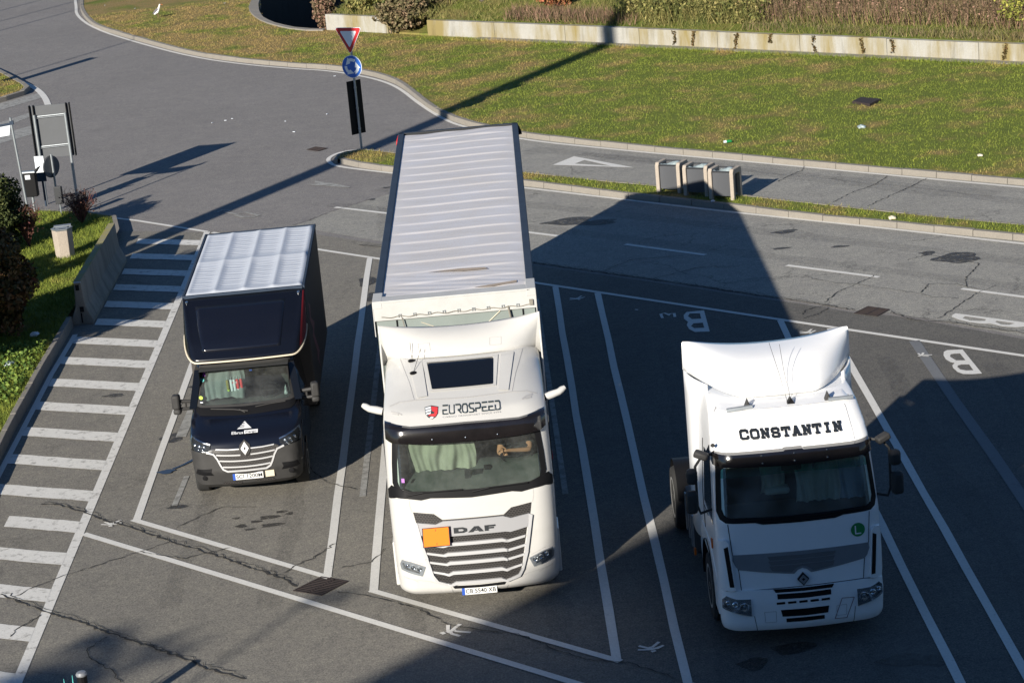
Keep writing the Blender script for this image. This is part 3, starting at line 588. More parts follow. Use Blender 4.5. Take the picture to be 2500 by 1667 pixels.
birdmark('arrow_mark', (-7.05, 37.58), 0.24, 0.0); birdmark('arrow_mark', (-1.22, 31.68), 0.33, -1.2); birdmark('arrow_mark', (1.56, 30.45), 0.26, 0.2); birdmark('arrow_mark', (1.5, 49.2), 0.24, 0.3); birdmark('arrow_mark', (5.93, 45.1), 0.24, 0.3); birdmark('arrow_mark', (7.82, 42.86), 0.2, -1.0, 0.02)
# cracks, stains
def wob(pts, step=0.12, amp=0.035):
    P = resample(pts, step); return [(x + random.gauss(0, amp), y + random.gauss(0, amp)) for x, y in P]
CR = [[(0.66,52.64),(1.02,52.3),(3.7,49.75),(5.43,48.03),(6.13,47.37),(6.53,46.94),(7.08,46.35)],[(-3.5,55.9),(-1.5,54.5),(0.66,52.64)],[(8.69,44.92),(8.07,45.29),(7.72,45.96)],[(12,41.7),(8.69,44.92)],
 [(-8.46,38.9),(-8.14,38.77),(-7.49,38.13),(-7.2,37.76),(-6.79,37.39),(-6.35,36.92),(-5.82,36.34),(-5.4,35.93),(-4.89,35.42),(-4.58,35.04),(-4.19,34.65),(-3.92,34.36),(-3.68,33.95)],[(-8.44,34.79),(-8.03,34.34),(-7.51,33.83),(-7.0,33.38),(-6.38,32.73),(-5.9,32.27),(-5.32,31.73),(-4.94,31.28),(-4.2,30.6)]]
CT = [[(-5.88,36.44),(-6.39,36.09),(-6.96,35.7),(-7.55,35.31),(-7.91,34.96),(-8.21,34.56)],[(-3.13,35.67),(-3.47,35.14),(-3.73,34.87),(-3.93,34.51)],[(-6.42,32.61),(-6.66,32.28),(-6.63,31.96),(-6.35,31.59),(-6.16,31.3),(-6.0,30.92)],[(-7.6,33.75),(-7.9,33.28),(-7.94,32.96)],[(-3.01,33.58),(-2.62,33.35),(-2.08,32.94),(-1.65,32.47),(-1.29,31.9),(-0.78,31.59),(-0.28,31.35),(0.2,30.68),(0.67,30.22),(1.15,30.05),(1.81,29.39)],[(-3.0,34.58),(-2.53,34.69),(-2.33,35.24)],
 [(6.43,49.42),(6.6,49.04),(6.98,48.59),(7.44,48.3),(7.87,47.84),(8.35,47.38),(8.58,47.12),(8.74,46.82),(9.26,46.53)],[(6.59,47.1),(6.91,47.76),(7.44,48.3),(7.95,48.87)],[(8.6,45.22),(9.11,45.94),(9.69,46.79),(10.18,47.21)],[(8.81,49.85),(9.33,50.19),(9.72,49.65),(10.24,49.06),(9.72,47.98),(9.58,47.3)],[(8.59,47.17),(8.9,47.79),(9.45,47.59),(9.82,46.98)],[(6.02,46.37),(6.08,46.63),(6.4,46.87),(6.61,46.68),(6.38,46.36),(6.01,46.09)],[(9.88,58.19),(9.43,57.33),(8.78,56.76),(8.12,55.87)],[(10.76,57.47),(9.99,56.51),(9.11,55.47),(8.83,55.1)],[(8.04,60.08),(7.96,59.74),(7.53,59.2),(7.15,58.65)],[(-5.35,58.67),(-4.95,59.02),(-4.42,59.83),(-3.44,60.87)],
 [(-4.2,40.5),(-3.4,38.6),(-2.9,38.2)],[(-6.4,36.1),(-5.6,35.6),(-4.9,35.9)],[(-5.9,37.1),(-5.2,37.9),(-4.6,37.7)],[(3.2,50.2),(4.4,50.9),(5.2,50.6)],[(2.2,51.3),(2.9,52.1),(4.1,52.0)]]
mb = MB()
for c in CR: strip(wob(c, 0.07, 0.018), 0.034, 0.020, mb, 0.6); strip(wob([(x + .05, y + .06) for x, y in c], 0.09, 0.03), 0.012, 0.0205, mb, 0.6)
for c in CT: strip(wob(c, 0.07, 0.016), 0.016, 0.021, mb, 0.6)
kind(mb.build('pavement_cracks', 'crack'), 'structure')
def blob(mb, x, y, rx, ry, z=0.010, n=18):
    ph = random.uniform(0, 6); P = [(x + rx * math.cos(2*math.pi*i/n) * (1 + .28*math.sin(3*2*math.pi*i/n+ph) + random.uniform(-.1,.1)), y + ry * math.sin(2*math.pi*i/n) * (1 + .2*math.sin(2*2*math.pi*i/n+ph)), z) for i in range(n)]
    mb.add(P, [tuple(range(n))])
mb = MB()
for i, (x, y, rx, ry) in enumerate(((-4.35,37.2,.17,.11),(-4.15,37.42,.1,.07),(-4.55,37.05,.1,.07),(-4.27,36.82,.2,.1),(-4.78,36.9,.1,.08),(-4.0,37.3,.07,.06),(-4.62,36.7,.1,.05),(-4.9,37.3,.07,.05),(-6.0,38.15,.18,.12),(9.35,50.3,.17,.20),(-15.3,102.3,.5,.9),(-14.9,101.2,.35,.6),(-3.0,62.2,.12,.08),(-3.35,60.9,.1,.09),(-6.3,45.2,.22,.2),(-6.5,42.0,.24,.25),(-6.45,47.2,.15,.3),(-8.05,45.1,.22,.10),(-8.2,42.6,.2,.08),(-3.2,52.3,.2,.5),(-3.0,50.9,.16,.5),(3.5,30.0,.3,.2),(4.9,29.3,.3,.18),(2.9,29.6,.2,.2),(5.3,29.2,.2,.2),(6.6,53.4,.3,.16),(6.3,51.9,.2,.1),(1.7,56.4,.6,.35),(2.4,56.0,.5,.25),(9.9,49.7,.5,.4),(7.6,51.6,.2,.1),(-2.7,48.0,.2,.5))): blob(mb, x, y, rx, ry, 0.0075 + i * .0001)
kind(mb.build('oil_stains', 'stain'), 'structure')
mb = MB()
for i, (x, y0, y1, w) in enumerate(((-5.55,33.6,40.2,.3),(-4.0,33.2,39.5,.34),(-1.75,31.8,33.6,.36),(.30,30.6,33.2,.36),(2.6,24,31,.36),(4.6,24,30,.36),(-5.2,43,58,.5),(-2.9,56.5,60,.4),(-8.9,30,36,.4),(3.0,31,45,.4),(7.0,29,43,.45),(8.9,30,42,.45))):
    strip([(x + .08 * math.sin(.7 * y + i), y) for y in np.linspace(y0, y1, 16)], w, .0062 + i * .0001, mb, .35)
for i, c in enumerate(([(-4.5,60.8),(2,55),(9,48.5),(16,42)],[(-3.2,62.2),(3,56.6),(10,50),(17,43.5)],[(1,65.6),(6,61),(12,55.2)],[(2.4,64.3),(7,59.6),(12.6,54)])): strip(resample(c, .8), .5, .0064 + i * .0001, mb, .3)
kind(mb.build('tyre_marks', 'tyre'), 'structure')
mb = MB(); blob(mb, -5.9, 40.75, .10, .12, .022); strip([(-6.30,40.15),(-6.15,40.3),(-5.98,40.55),(-5.9,40.75)], .08, .0225, mb, .4); blob(mb, -6.40, 40.02, .15, .11, .023); kind(mb.build('puddle', 'wet'), 'structure')
# kerbs and turf
kerb_stones('kerb', FK, 0.17, 0.15, 1)
INN = offset(FK, 0.165)
WALL0, WALLD = (-2.09, 87.4), (0.751, -0.660)
wl = lambda s: (WALL0[0] + WALLD[0] * s, WALL0[1] + WALLD[1] * s)
field = INN + [wl(36), wl(0), (-3.6,88.8), (-6.1,91.15)] + [(x, y) for x, y in reversed(RIM)] + [TR_L, (0,160), (-22,135)]
kind(flat('grass_field', [field], 0.135, 'grass'), 'structure')
isl = ISN + ISF[::-1]
kerb_stones('kerb', ISN, 0.16, 0.15, 1); kerb_stones('kerb', ISF[::-1][-13:], 0.12, 0.145, 1)
kind(flat('grass_island', [offset(ISN, 0.15) + offset(ISF, -0.1)[::-1]], 0.135, 'grass'), 'structure')
LI = smooth_path([(-24,98),(-19.2,90.4),(-18.42,88.83),(-17.08,85.71),(-16.57,84.53),(-16.35,83.84),(-16.41,82.8),(-17.13,81.86),(-19.5,79.0),(-22,75)], 2)
kerb_stones('kerb', LI, 0.2, 0.16, -1); kind(flat('grass_island', [offset(LI, -0.18)], 0.14, 'grass'), 'structure')
PK = [(-9.72,50.7),(-9.74,47),(-9.72,43),(-9.62,40),(-9.5,34),(-9.3,28)]
kerb_stones('kerb', PK, 0.13, 0.25, -1)
kind(flat('grass_verge', [[(-9.86,57.3),(-9.86,50.6),(-9.87,47),(-9.85,43),(-9.75,40),(-9.63,34),(-9.4,28),(-22,26),(-22,66.5),(-13.2,62.85),(-11.15,61.8),(-10.2,60.9),(-9.9,59.3)]], 0.20, 'grass'), 'structure')
mb = MB(); strip([(-9.86,57.3),(-9.9,59.3),(-10.2,60.9),(-11.15,61.8),(-13.2,62.85),(-18,64.8)], 0.12, 0.205, mb); kind(mb.build('kerb', 'kerb'), 'structure')
# trench and its walls
mb = MB(); H0 = HOLE; n = len(H0)
for i in range(n):
    a, b = H0[i], H0[(i + 1) % n]; mb.add([(*a, -5), (*b, -5), (*b, .13), (*a, .13)], [(0, 1, 2, 3)])
mb.add([(*p, -5) for p in H0], [tuple(range(n))]); kind(mb.build('trench', 'conc_dark', recalc=False), 'structure')
ro = [(-9.95,105),(-9.85,101.87),(-9.83,99.74),(-9.62,97.84),(-9.1,95.56),(-8.43,93.75),(-7.56,92.16),(-6.98,91.4),(-6.2,90.9)]
ri = [(-9.4,105),(-9.5,101.64),(-9.38,98.95),(-8.97,96.21),(-8.44,94.41),(-7.5,92.5),(-6.5,91.4),(-6.1,91.15)]
rr = resample(ro, 1.1); ii = resample(ri, 1.0); mb = MB()
for i in range(len(rr) - 1):
    f = lambda P, t: P[min(int(t * (len(P) - 1)), len(P) - 2)]
    a, b = rr[i], rr[i + 1]; c, d = [min(ii, key=lambda q: math.dist(q, p)) for p in (b, a)]
    if math.dist(c, d) < .05: c = ((b[0] + c[0]) / 2 + .15, (b[1] + c[1]) / 2 + .1)
    s = 0.99; mb.prism([a, tuple(a[q] + (b[q] - a[q]) * s for q in (0, 1)), tuple(d[q] + (c[q] - d[q]) * s for q in (0, 1)), d], -.2, .19)
tag(mb.build('concrete_coping', 'kerb', bevel=.01), 'curved concrete coping around the dark underpass trench', 'wall')
def wall(name, s0, s1, h, base, label, joints=3.3, th=0.25):
    mb = MB(); s = s0; nx, ny = -WALLD[1], WALLD[0]
    while s < s1 - .01:
        e = min(s + joints, s1); a, b = base(s), base(e - .015); hh = h + random.uniform(-.01, .01)
        mb.prism([a, b, (b[0] + nx * th, b[1] + ny * th), (a[0] + nx * th, a[1] + ny * th)], 0.0, .12 + hh); s = e
    o = mb.build(name, 'conc', bevel=.012); return tag(o, label, 'wall')
wall('concrete_wall', 0, 38, 0.59, wl, 'long stained low concrete wall retaining the weedy bank')
w2 = lambda s: (-3.6 - 0.729 * (3.4 - s), 88.8 + 0.685 * (3.4 - s))
wall('concrete_wall', 0, 3.4, 0.63, w2, 'short concrete wall piece beside the underpass trench')
mb = MB(); s = 2.6
while s < 38:
    e = s + 2.4; a, b = wl(s), wl(e - .02); mb.prism([a, b, (b[0] - .25, b[1] - .28), (a[0] - .25, a[1] - .28)], 0, .175); s = e
kind(mb.build('kerb', 'kerb', bevel=.01), 'structure')
# bank behind the walls
cols = [(-6.1,91.15),(-5.3,90.4),(-4.5,89.65),(-3.62,88.82),(-3.58,88.78),(-2.85,88.1),(-2.12,87.43),(-2.08,87.39)] + [wl(s) for s in (.5,1,1.7,2.5,3.5,4.5,6,7.5,9,10.5,12,13.5,15,17,19,21,23,25,28,32,38)]
rows = []
for dd in (0.22,.4,.8,1.3,2,3,4.2,5.6,7.5,10,14,20,30,45,70):
    r = []
    for i, (x, y) in enumerate(cols):
        gap = 4 <= i <= 6; z0 = .15 if gap else .70
        hz = z0 + (.16 if gap else .10) * max(0, dd - .3) + .035 * min(dd, 6) + (0 if dd < .5 else random.uniform(-.07, .09))
        r.append((x + TD[0] * dd + .02, y + TD[1] * dd, hz))
    rows.append(r)
mb = MB(); mb.grid(rows); mb.grid([[(p[0], p[1], -.1) for p in rows[0]], rows[0]]); kind(mb.build('bank', 'grass', smooth=40), 'structure')
# ------------------------------------------------------------------ vehicles
def meshmat(name, col, back, sx, sy):
    Mt = bpy.data.materials.new(name); Mt.use_nodes = True; t = Mt.node_tree; b = t.nodes['Principled BSDF']
    tc = t.nodes.new('ShaderNodeTexCoord'); sx_ = node(t, 'ShaderNodeSeparateXYZ'); t.links.new(tc.outputs['Object'], sx_.inputs[0])
    cb = node(t, 'ShaderNodeCombineXYZ'); t.links.new(sx_.outputs['X'], cb.inputs[0]); t.links.new(sx_.outputs['Z'], cb.inputs[1])
    br = node(t, 'ShaderNodeTexBrick', offset=0.5); br.inputs['Color1'].default_value = (*back, 1); br.inputs['Color2'].default_value = (*back, 1); br.inputs['Mortar'].default_value = (*col, 1)
    br.inputs['Scale'].default_value = 1.0; br.inputs['Brick Width'].default_value = sx; br.inputs['Row Height'].default_value = sy; br.inputs['Mortar Size'].default_value = 0.006; t.links.new(cb.outputs[0], br.inputs['Vector'])
    t.links.new(br.outputs['Color'], b.inputs['Base Color']); b.inputs['Roughness'].default_value = 0.5
    bp = node(t, 'ShaderNodeBump', Strength=1.0, Distance=0.01); t.links.new(br.outputs['Fac'], bp.inputs['Height']); t.links.new(bp.outputs[0], b.inputs['Normal']); return Mt
M['mesh'] = meshmat('grille_mesh', (0.055, 0.05, 0.047), (0.008, 0.008, 0.008), 0.045, 0.028)
M['mesh2'] = meshmat('fine_grille_mesh', (0.15, 0.15, 0.155), (0.02, 0.02, 0.022), 0.022, 0.014)
mir = lambda p: [(-a, z) for a, z in reversed(p)]
both = lambda p: [p, mir(p)]
def seams(name, paths, sf, parent, w=0.009, m='black', off=0.004): return patch(name, [rline(a, b, w) for p in paths for a, b in zip(p, p[1:])], sf, m, parent, off=off, th=0, da=.1, dz=.05)
def liner(parent, a, b0, b1, z0, z1, m='cabin'):
    mb = MB(); P = [(-a, b0, z0), (a, b0, z0), (a, b0, z1), (-a, b0, z1), (-a, b1, z0), (a, b1, z0), (a, b1, z1), (-a, b1, z1)]
    mb.add(P, [(0, 1, 5, 4), (3, 7, 6, 2), (0, 4, 7, 3), (1, 2, 6, 5), (4, 5, 6, 7)]); return mb.build('cab_interior', m, parent, recalc=False)
def curtain(name, m, parent, a0, a1, bot, top, folds, amp=.035, gather=0.0):
    rows = []
    for i in range(26):
        t = i / 25; r = []
        for j in range(61):
            s = j / 60; a = a0 + (a1 - a0) * s; ph = folds * 2 * math.pi * (s + .06 * math.sin(5 * s + 2 * t))
            f = amp * (math.sin(ph) + .5 * math.sin(2.3 * ph + 3 * t) + .35 * math.sin(.7 * ph - 4 * t)) * (.55 + .6 * (1 - t))
            r.append((a + .02 * math.sin(4 * t + 6 * s), bot[0] + (top[0] - bot[0]) * t + f, bot[1] + (top[1] - bot[1]) * t + gather * math.sin(3 * s) * (1 - t)))
        rows.append(r)
    return MB().grid(rows).build(name, m, parent, smooth=60)
def ring(mb, c, r, rt, tilt, n=32):
    cx, cy, cz = c; P = [(cx + r * math.cos(2*math.pi*i/n), cy + r * math.sin(2*math.pi*i/n) * math.cos(tilt), cz + r * math.sin(2*math.pi*i/n) * math.sin(tilt)) for i in range(n + 1)]; mb.tube(P, rt, 6, cap=False)
def headlight(parent, poly, sf, lenses, strips_, off=.012, bezel='black'):
    o = patch('headlight', [poly], sf, bezel, parent, off=off, th=.03, da=.04, dz=.04)
    q = MB()
    for a, z, r in lenses:
        y = sf(a, z) - off - .004; q.lathe([(r, .0), (r, -.006), (r * .8, -.012), (r * .45, -.004), (r*.4, -.012), (0.001, -.018)], (a, y, z), 'Y', 20)
    if lenses: q.build('lens', 'reflector', o, smooth=40)
    if strips_: patch('light_strip', strips_, sf, 'chrome', o, off=off + .004, th=0, da=.05, dz=.05)
    patch('lamp_cover', [scale_loop(poly, (.99, .99))], sf, 'lampglass', o, off=off + .022, th=0, da=.04, dz=.04); return o

# ---- white articulated lorry: tractor
DX, DY, DYAW = -0.8438 + .065, 35.5515, -0.0082
S = lambda a, z: bfront('daf', a, z)
tr = thing('truck_tractor', 'white long-haul tractor unit with orange hazard plate, coupled to a curtain-sided trailer', 'truck', (DX, DY, 0), DYAW)
shell('cab_body', 'daf', zlist(.27, 2.83, .05, (1.88, 2.59)) + zlist(2.85, 3.38, .022), -.80, 'white', tr, hole=(.845, 1.88, 2.59), arch=(-2.45, 1.03))
OUT = sym([(0, 2.66), (1.09, 2.66), (1.125, 2.3), (1.14, 2.02), (1.10, 1.92), (.9, 1.85), (0, 1.83)])
INN_ = sym([(0, 2.60), (.99, 2.60), (1.015, 2.55), (1.045, 2.3), (1.06, 2.05), (1.03, 1.955), (.88, 1.905), (.4, 1.885), (0, 1.88)])
patch('windscreen_surround', [[OUT, INN_]], S, 'black', tr, off=.008, th=.02)
patch('windscreen', [scale_loop(INN_, (1.02, 1.02))], S, 'glass', tr, off=.003, th=0, da=.04)
patch('cowl', [sym([(0, 1.872), (.9, 1.885), (1.085, 1.965), (1.16, 1.985), (1.222, 1.90), (1.222, 1.77), (1.10, 1.815), (.93, 1.805), (.74, 1.775), (.6, 1.798), (0, 1.768)])], S, 'black', tr, off=.016, th=.03)
bul = lambda z, z0, z1, h: h * math.sin(math.pi * min(1, max(0, (z - z0) / (z1 - z0))))
SV = lambda a, z: S(a, z) - .045 - bul(z, 2.5, 2.95, .055)
v = patch('sun_visor', [sym([(0, 2.842), (.8, 2.832), (1.10, 2.868), (1.185, 2.862), (1.185, 2.66), (1.10, 2.625), (.7, 2.597), (0, 2.588)])], SV, 'gloss', tr, off=.01, th=.12, dz=.03)
for a, z in ((-.49, 2.66), (.0, 2.655), (.47, 2.655)): MB().lathe([(.013, 0), (.012, -.01), (.002, -.014)], (a, SV(a, z) - .01, z), 'Y', 10).build('marker_lamp', 'reflector', v)
GR = sym([(0, 1.462), (.452, 1.462), (.57, 1.556), (.873, 1.598), (.845, 1.45), (.775, 1.23), (.70, .88), (.66, .68), (.61, .53), (.42, .44), (0, .44)])
gr = patch('grille', [GR], S, 'mesh', tr, off=.008, th=.03)
patch('name_band', [sym([(0, 1.447), (.442, 1.447), (.555, 1.405), (.825, 1.442), (.787, 1.25), (.53, 1.20), (.46, 1.214), (0, 1.216)])], S, 'silverband', gr, off=.030, th=.03)
SL = [[(0,1.116),(.40,1.116),(.49,1.083),(.745,1.125),(.738,1.092),(.49,1.045),(.40,1.068),(0,1.068)],[(0,.965),(.415,.965),(.48,.938),(.735,.985),(.73,.952),(.478,.902),(.415,.915),(0,.915)],[(0,.826),(.395,.826),(.456,.796),(.703,.841),(.698,.81),(.454,.762),(.395,.778),(0,.778)],[(0,.672),(.363,.672),(.43,.639),(.661,.688),(.655,.658),(.428,.605),(.363,.625),(0,.625)],[(0,.503),(.333,.503),(.41,.465),(.60,.515),(.60,.478),(.42,.428),(.333,.452),(0,.452)]]
for p in SL: patch('slat', [sym(p)], lambda a, z: S(a, z) + (.02 if abs(a) > .45 else 0), 'silver', gr, off=.045, th=.04, da=.05)
for sg in (1, -1):
    for p in ([(.825,1.442),(.876,1.415),(.768,.882),(.712,.89),(.757,1.055)], [(.718,.89),(.77,.875),(.68,.60),(.615,.49),(.44,.432),(.42,.462),(.59,.525),(.657,.63)]):
        patch('grille_trim', [p if sg > 0 else mir(p)], S, 'silver', gr, off=.04, th=.05)
    p = [(.46,1.455),(.572,1.548),(.865,1.588),(.852,1.455),(.55,1.412)]
    headlight(tr, [(.768,.755),(.98,.838),(1.115,.855),(1.15,.78),(1.136,.70),(.98,.655),(.83,.612)] if sg > 0 else mir([(.768,.755),(.98,.838),(1.115,.855),(1.15,.78),(1.136,.70),(.98,.655),(.83,.612)]), S,
        [(sg * .86, .73, .04), (sg * .95, .755, .04), (sg * 1.03, .78, .035)], [pp if sg > 0 else mir(pp) for pp in ([(.86,.655),(.99,.695),(1.10,.725),(1.12,.80),(1.09,.81),(1.07,.75),(.98,.725),(.87,.685)],)], off=.010, bezel='silverdark')
seams('panel_seam', [[(-1.21,.60),(-1.03,.577),(-.72,.517),(-.42,.41)],[(1.21,.60),(1.03,.577),(.72,.517),(.42,.41)],[(-.915,1.80),(-.915,1.70),(-.89,1.60)],[(.915,1.80),(.915,1.70),(.89,1.60)],[(-1.2,.86),(-1.0,.88),(-.80,.80)],[(1.2,.86),(1.0,.88),(.80,.80)],[(-.42,.41),(-.40,.28)],[(.42,.41),(.40,.28)],[(.90,.52),(.95,.55),(1.08,.575)],[(-.90,.52),(-.95,.55),(-1.08,.575)]], S, tr, m='greyink', w=.008)
patch('intake', [sym([(0,.415),(.40,.425),(.37,.38),(0,.375)])], S, 'black', tr, off=.012, th=.02)
DAFL = [[[(-.30,1.34),(-.16,1.34),(-.105,1.32),(-.105,1.278),(-.16,1.258),(-.30,1.258)],[(-.235,1.316),(-.175,1.316),(-.155,1.305),(-.155,1.293),(-.175,1.282),(-.235,1.282)]],
 [(-.09,1.258),(.005,1.34),(.07,1.34),(.14,1.258),(.072,1.258),(.058,1.276),(.01,1.276),(.03,1.291),(.048,1.291),(.036,1.312),(-.02,1.258)],[(.155,1.258),(.155,1.34),(.315,1.34),(.315,1.318),(.21,1.318),(.21,1.308),(.29,1.308),(.29,1.288),(.21,1.288),(.21,1.258)]]
patch('name_letters', DAFL, S, 'ink', gr, off=.042, th=.012)
fS = lambda a, z: -3.245 + .12 * (z - 1.1)
o = patch('hazard_plate', [[(-.765,1.10),(-.368,1.10),(-.365,1.385),(-.757,1.385)]], fS, 'orange', tr, off=.01, th=.012, da=9, dz=9)
patch('plate_border', [[[(-.768,1.097),(-.365,1.097),(-.362,1.388),(-.760,1.388)],[(-.757,1.108),(-.376,1.108),(-.373,1.377),(-.749,1.377)]]] + [rline(a, b, .007) for a, b in (((-.564,1.36),(-.564,1.33)),((-.562,1.125),(-.562,1.155)))], fS, 'ink', o, off=.012, th=0, da=9, dz=9)
plate('number_plate', tr, S, -.008, .322, .52, .112, 'CB 5540 XB', (-1,))
# roof lettering
off = .03
def letters_on(name, word, x0, x1, z0, z1, glyphs, wd, m, parent, sf, gap=.22, off=.03, th=.0):
    n = len(word); pw = (x1 - x0) / n; polys = []
    for i, ch in enumerate(word):
        for path in glyphs[ch]:
            P = [(x0 + pw * (i + gap / 2 + (1 - gap) * px), z0 + (z1 - z0) * pz) for px, pz in path]; polys += strokes([P], wd) if wd else [P]
    return patch(name, polys, sf, m, parent, off=off, th=th, da=.1, dz=.05, inc=.0004)
c_ = lambda *p: [list(p)]
EU = {'E': [[(1,1),(.05,1)],[(.75,.5),(.0,.5),(.0,0),(1,0)]], 'U': [[(0,1),(0,.15),(.15,0),(.85,0),(1,.15),(1,1)]], 'R': [[(.0,1),(.8,1),(1,.85),(1,.6),(.8,.45),(.45,.45),(1,0)]], 'O': [[(.2,0),(.0,.2),(0,.8),(.2,1),(.8,1),(1,.8),(1,.2),(.8,0),(.4,0)]], 'S': [[(1,1),(.2,1),(0,.8),(.3,.5),(.8,.45),(1,.2),(.8,0),(0,0)]], 'P': [[(0,1),(.8,1),(1,.85),(1,.6),(.8,.45),(.0,.45),(0,0)]], 'D': [[(.05,1),(.8,1),(1,.8),(1,.2),(.8,0),(0,0),(0,.6)]]}
letters_on('company_name', 'EUROSPEED', -.322, .548, 2.943, 3.014, EU, .0125, 'ink2', tr, S, gap=.26)
text('company_motto', 'CARGO TRANSPORT SINCE 1994', .86, .017, lambda x, y: (.108 + x, S(.108 + x, 2.912 + y) - .03, 2.912 + y), 'greyink', tr)
sh = patch('company_shield', [[(-.575,3.010),(-.475,3.022),(-.375,3.010),(-.385,2.955),(-.42,2.92),(-.475,2.898),(-.53,2.92),(-.565,2.955)]], S, 'ink2', tr, off=.03, th=0, dz=.02)
patch('shield_field', [[(-.568,3.006),(-.482,3.016),(-.482,3.0),(-.565,2.992)],[(-.564,2.987),(-.48,2.996),(-.48,2.980),(-.560,2.970)],[(-.558,2.962),(-.482,2.974),(-.49,2.955),(-.552,2.947)],[(-.51,2.918),(-.475,2.926),(-.44,2.918),(-.475,2.903)]], S, 'lettwhite', sh, off=.036, th=0, dz=.02)
patch('shield_red', [[(-.475,3.016),(-.380,3.006),(-.389,2.958),(-.42,2.926),(-.455,2.928),(-.49,2.935),(-.53,2.935),(-.50,2.95),(-.44,2.955),(-.425,2.968),(-.46,2.978),(-.475,2.992)]], S, 'logored', sh, off=.037, th=0, dz=.02)
sr = patch('roof_window', [[(-.505,3.36),(.46,3.36),(.478,3.352),(.452,3.163),(.44,3.157),(-.445,3.155),(-.462,3.163),(-.52,3.352)]], S, 'darkglass', tr, off=.09, th=.06, dz=.02)
patch('window_frame', [[[(-.60,3.375),(.56,3.375),(.50,3.135),(-.50,3.133)],[(-.53,3.365),(.49,3.365),(.46,3.15),(-.46,3.148)]]], S, 'white', tr, off=.045, th=.06, dz=.02)
for sg in (1, -1):
    patch('roof_ridge', [[(sg*a, z) for a, z in ((.60,3.375),(.80,3.375),(.68,3.09),(.53,3.10))][::sg]], S, 'white', tr, off=.06, th=.08, dz=.02)
seams('roof_seam', [[(-.94,3.375),(-.80,3.2),(-.73,3.07),(0,3.062),(.73,3.07),(.80,3.2),(.94,3.375)],[(-.73,3.07),(-.95,3.05),(-1.1,3.0)],[(.73,3.07),(.95,3.05),(1.1,3.0)]], S, tr, m='greyink', w=.007, off=.02)
q = MB(); q.lathe([(.05,0),(.06,.02),(.04,.035),(.001,.04)], (-.76, S(-.70,3.375), 3.365), 'Z', 14); q.lathe([(.05,0),(.06,.02),(.04,.035),(.001,.04)], (-.735, S(-.72,3.27), 3.268), 'Z', 14)
q.tube([(-.76, -1.2, 3.40), (-.765, -1.12, 3.62)], .004, 5); q.tube([(-.735, S(-.72,3.27), 3.29), (-.60, -1.25, 3.55)], .004, 5); q.build('antenna', 'black', tr, smooth=40)
for a, z, sg in ((-1.0, 2.955, 1), (.95, 3.0, -1)): seams('roof_handle', [[(a - .08*sg, z + .012), (a + .02*sg, z + .014), (a + .08*sg, z)], [(a - .06*sg, z - .004), (a + .03*sg, z - .002)]], S, tr, m='greyink', w=.011, off=.025)
# roof deflector
rows = []
for i in range(11):
    t = i / 10; r = []
    for u in ULIST:
        w = 1.14 + .10 * t; b0 = -1.27 + .18 * u * u + .22 * abs(u) ** 6; z0 = 3.40 - .10 * u ** 4; b1 = -.74 - .16 * u * u; z1 = 3.73 + .14 * u * u
        r.append((u * w, b0 + (b1 - b0) * t, z0 + (z1 - z0) * t + .09 * math.sin(math.pi * t ** .8) * (1 - .3 * abs(u))))
    r = [(r[0][0], r[0][1] + .02, 3.22)] + r + [(r[-1][0], r[-1][1] + .02, 3.22)]; rows.append(r)
o = MB().grid(rows).build('roof_deflector', 'white', tr, smooth=50); sm = o.modifiers.new('t', 'SOLIDIFY'); sm.thickness = .03; sm.offset = -1
def atdef(u, t):
    w = 1.14 + .10 * t; b0 = -1.27 + .18 * u * u + .22 * abs(u) ** 6; z0 = 3.40 - .10 * u ** 4; b1 = -.74 - .16 * u * u; z1 = 3.73 + .14 * u * u
    return (u * w, b0 + (b1 - b0) * t, z0 + (z1 - z0) * t + .09 * math.sin(math.pi * t ** .8) * (1 - .3 * abs(u)) + .006)
q = MB()
for c in (-.48, .46):
    for sg in (1, -1): q.tube([atdef(c - .075, .12 if sg > 0 else .3), atdef(c + .075, .12 if sg > 0 else .3)], .004, 5); q.tube([atdef(c + sg * .075, .12), atdef(c + sg * .075, .3)], .004, 5)
q.build('hatch_outline', 'greyink', o)
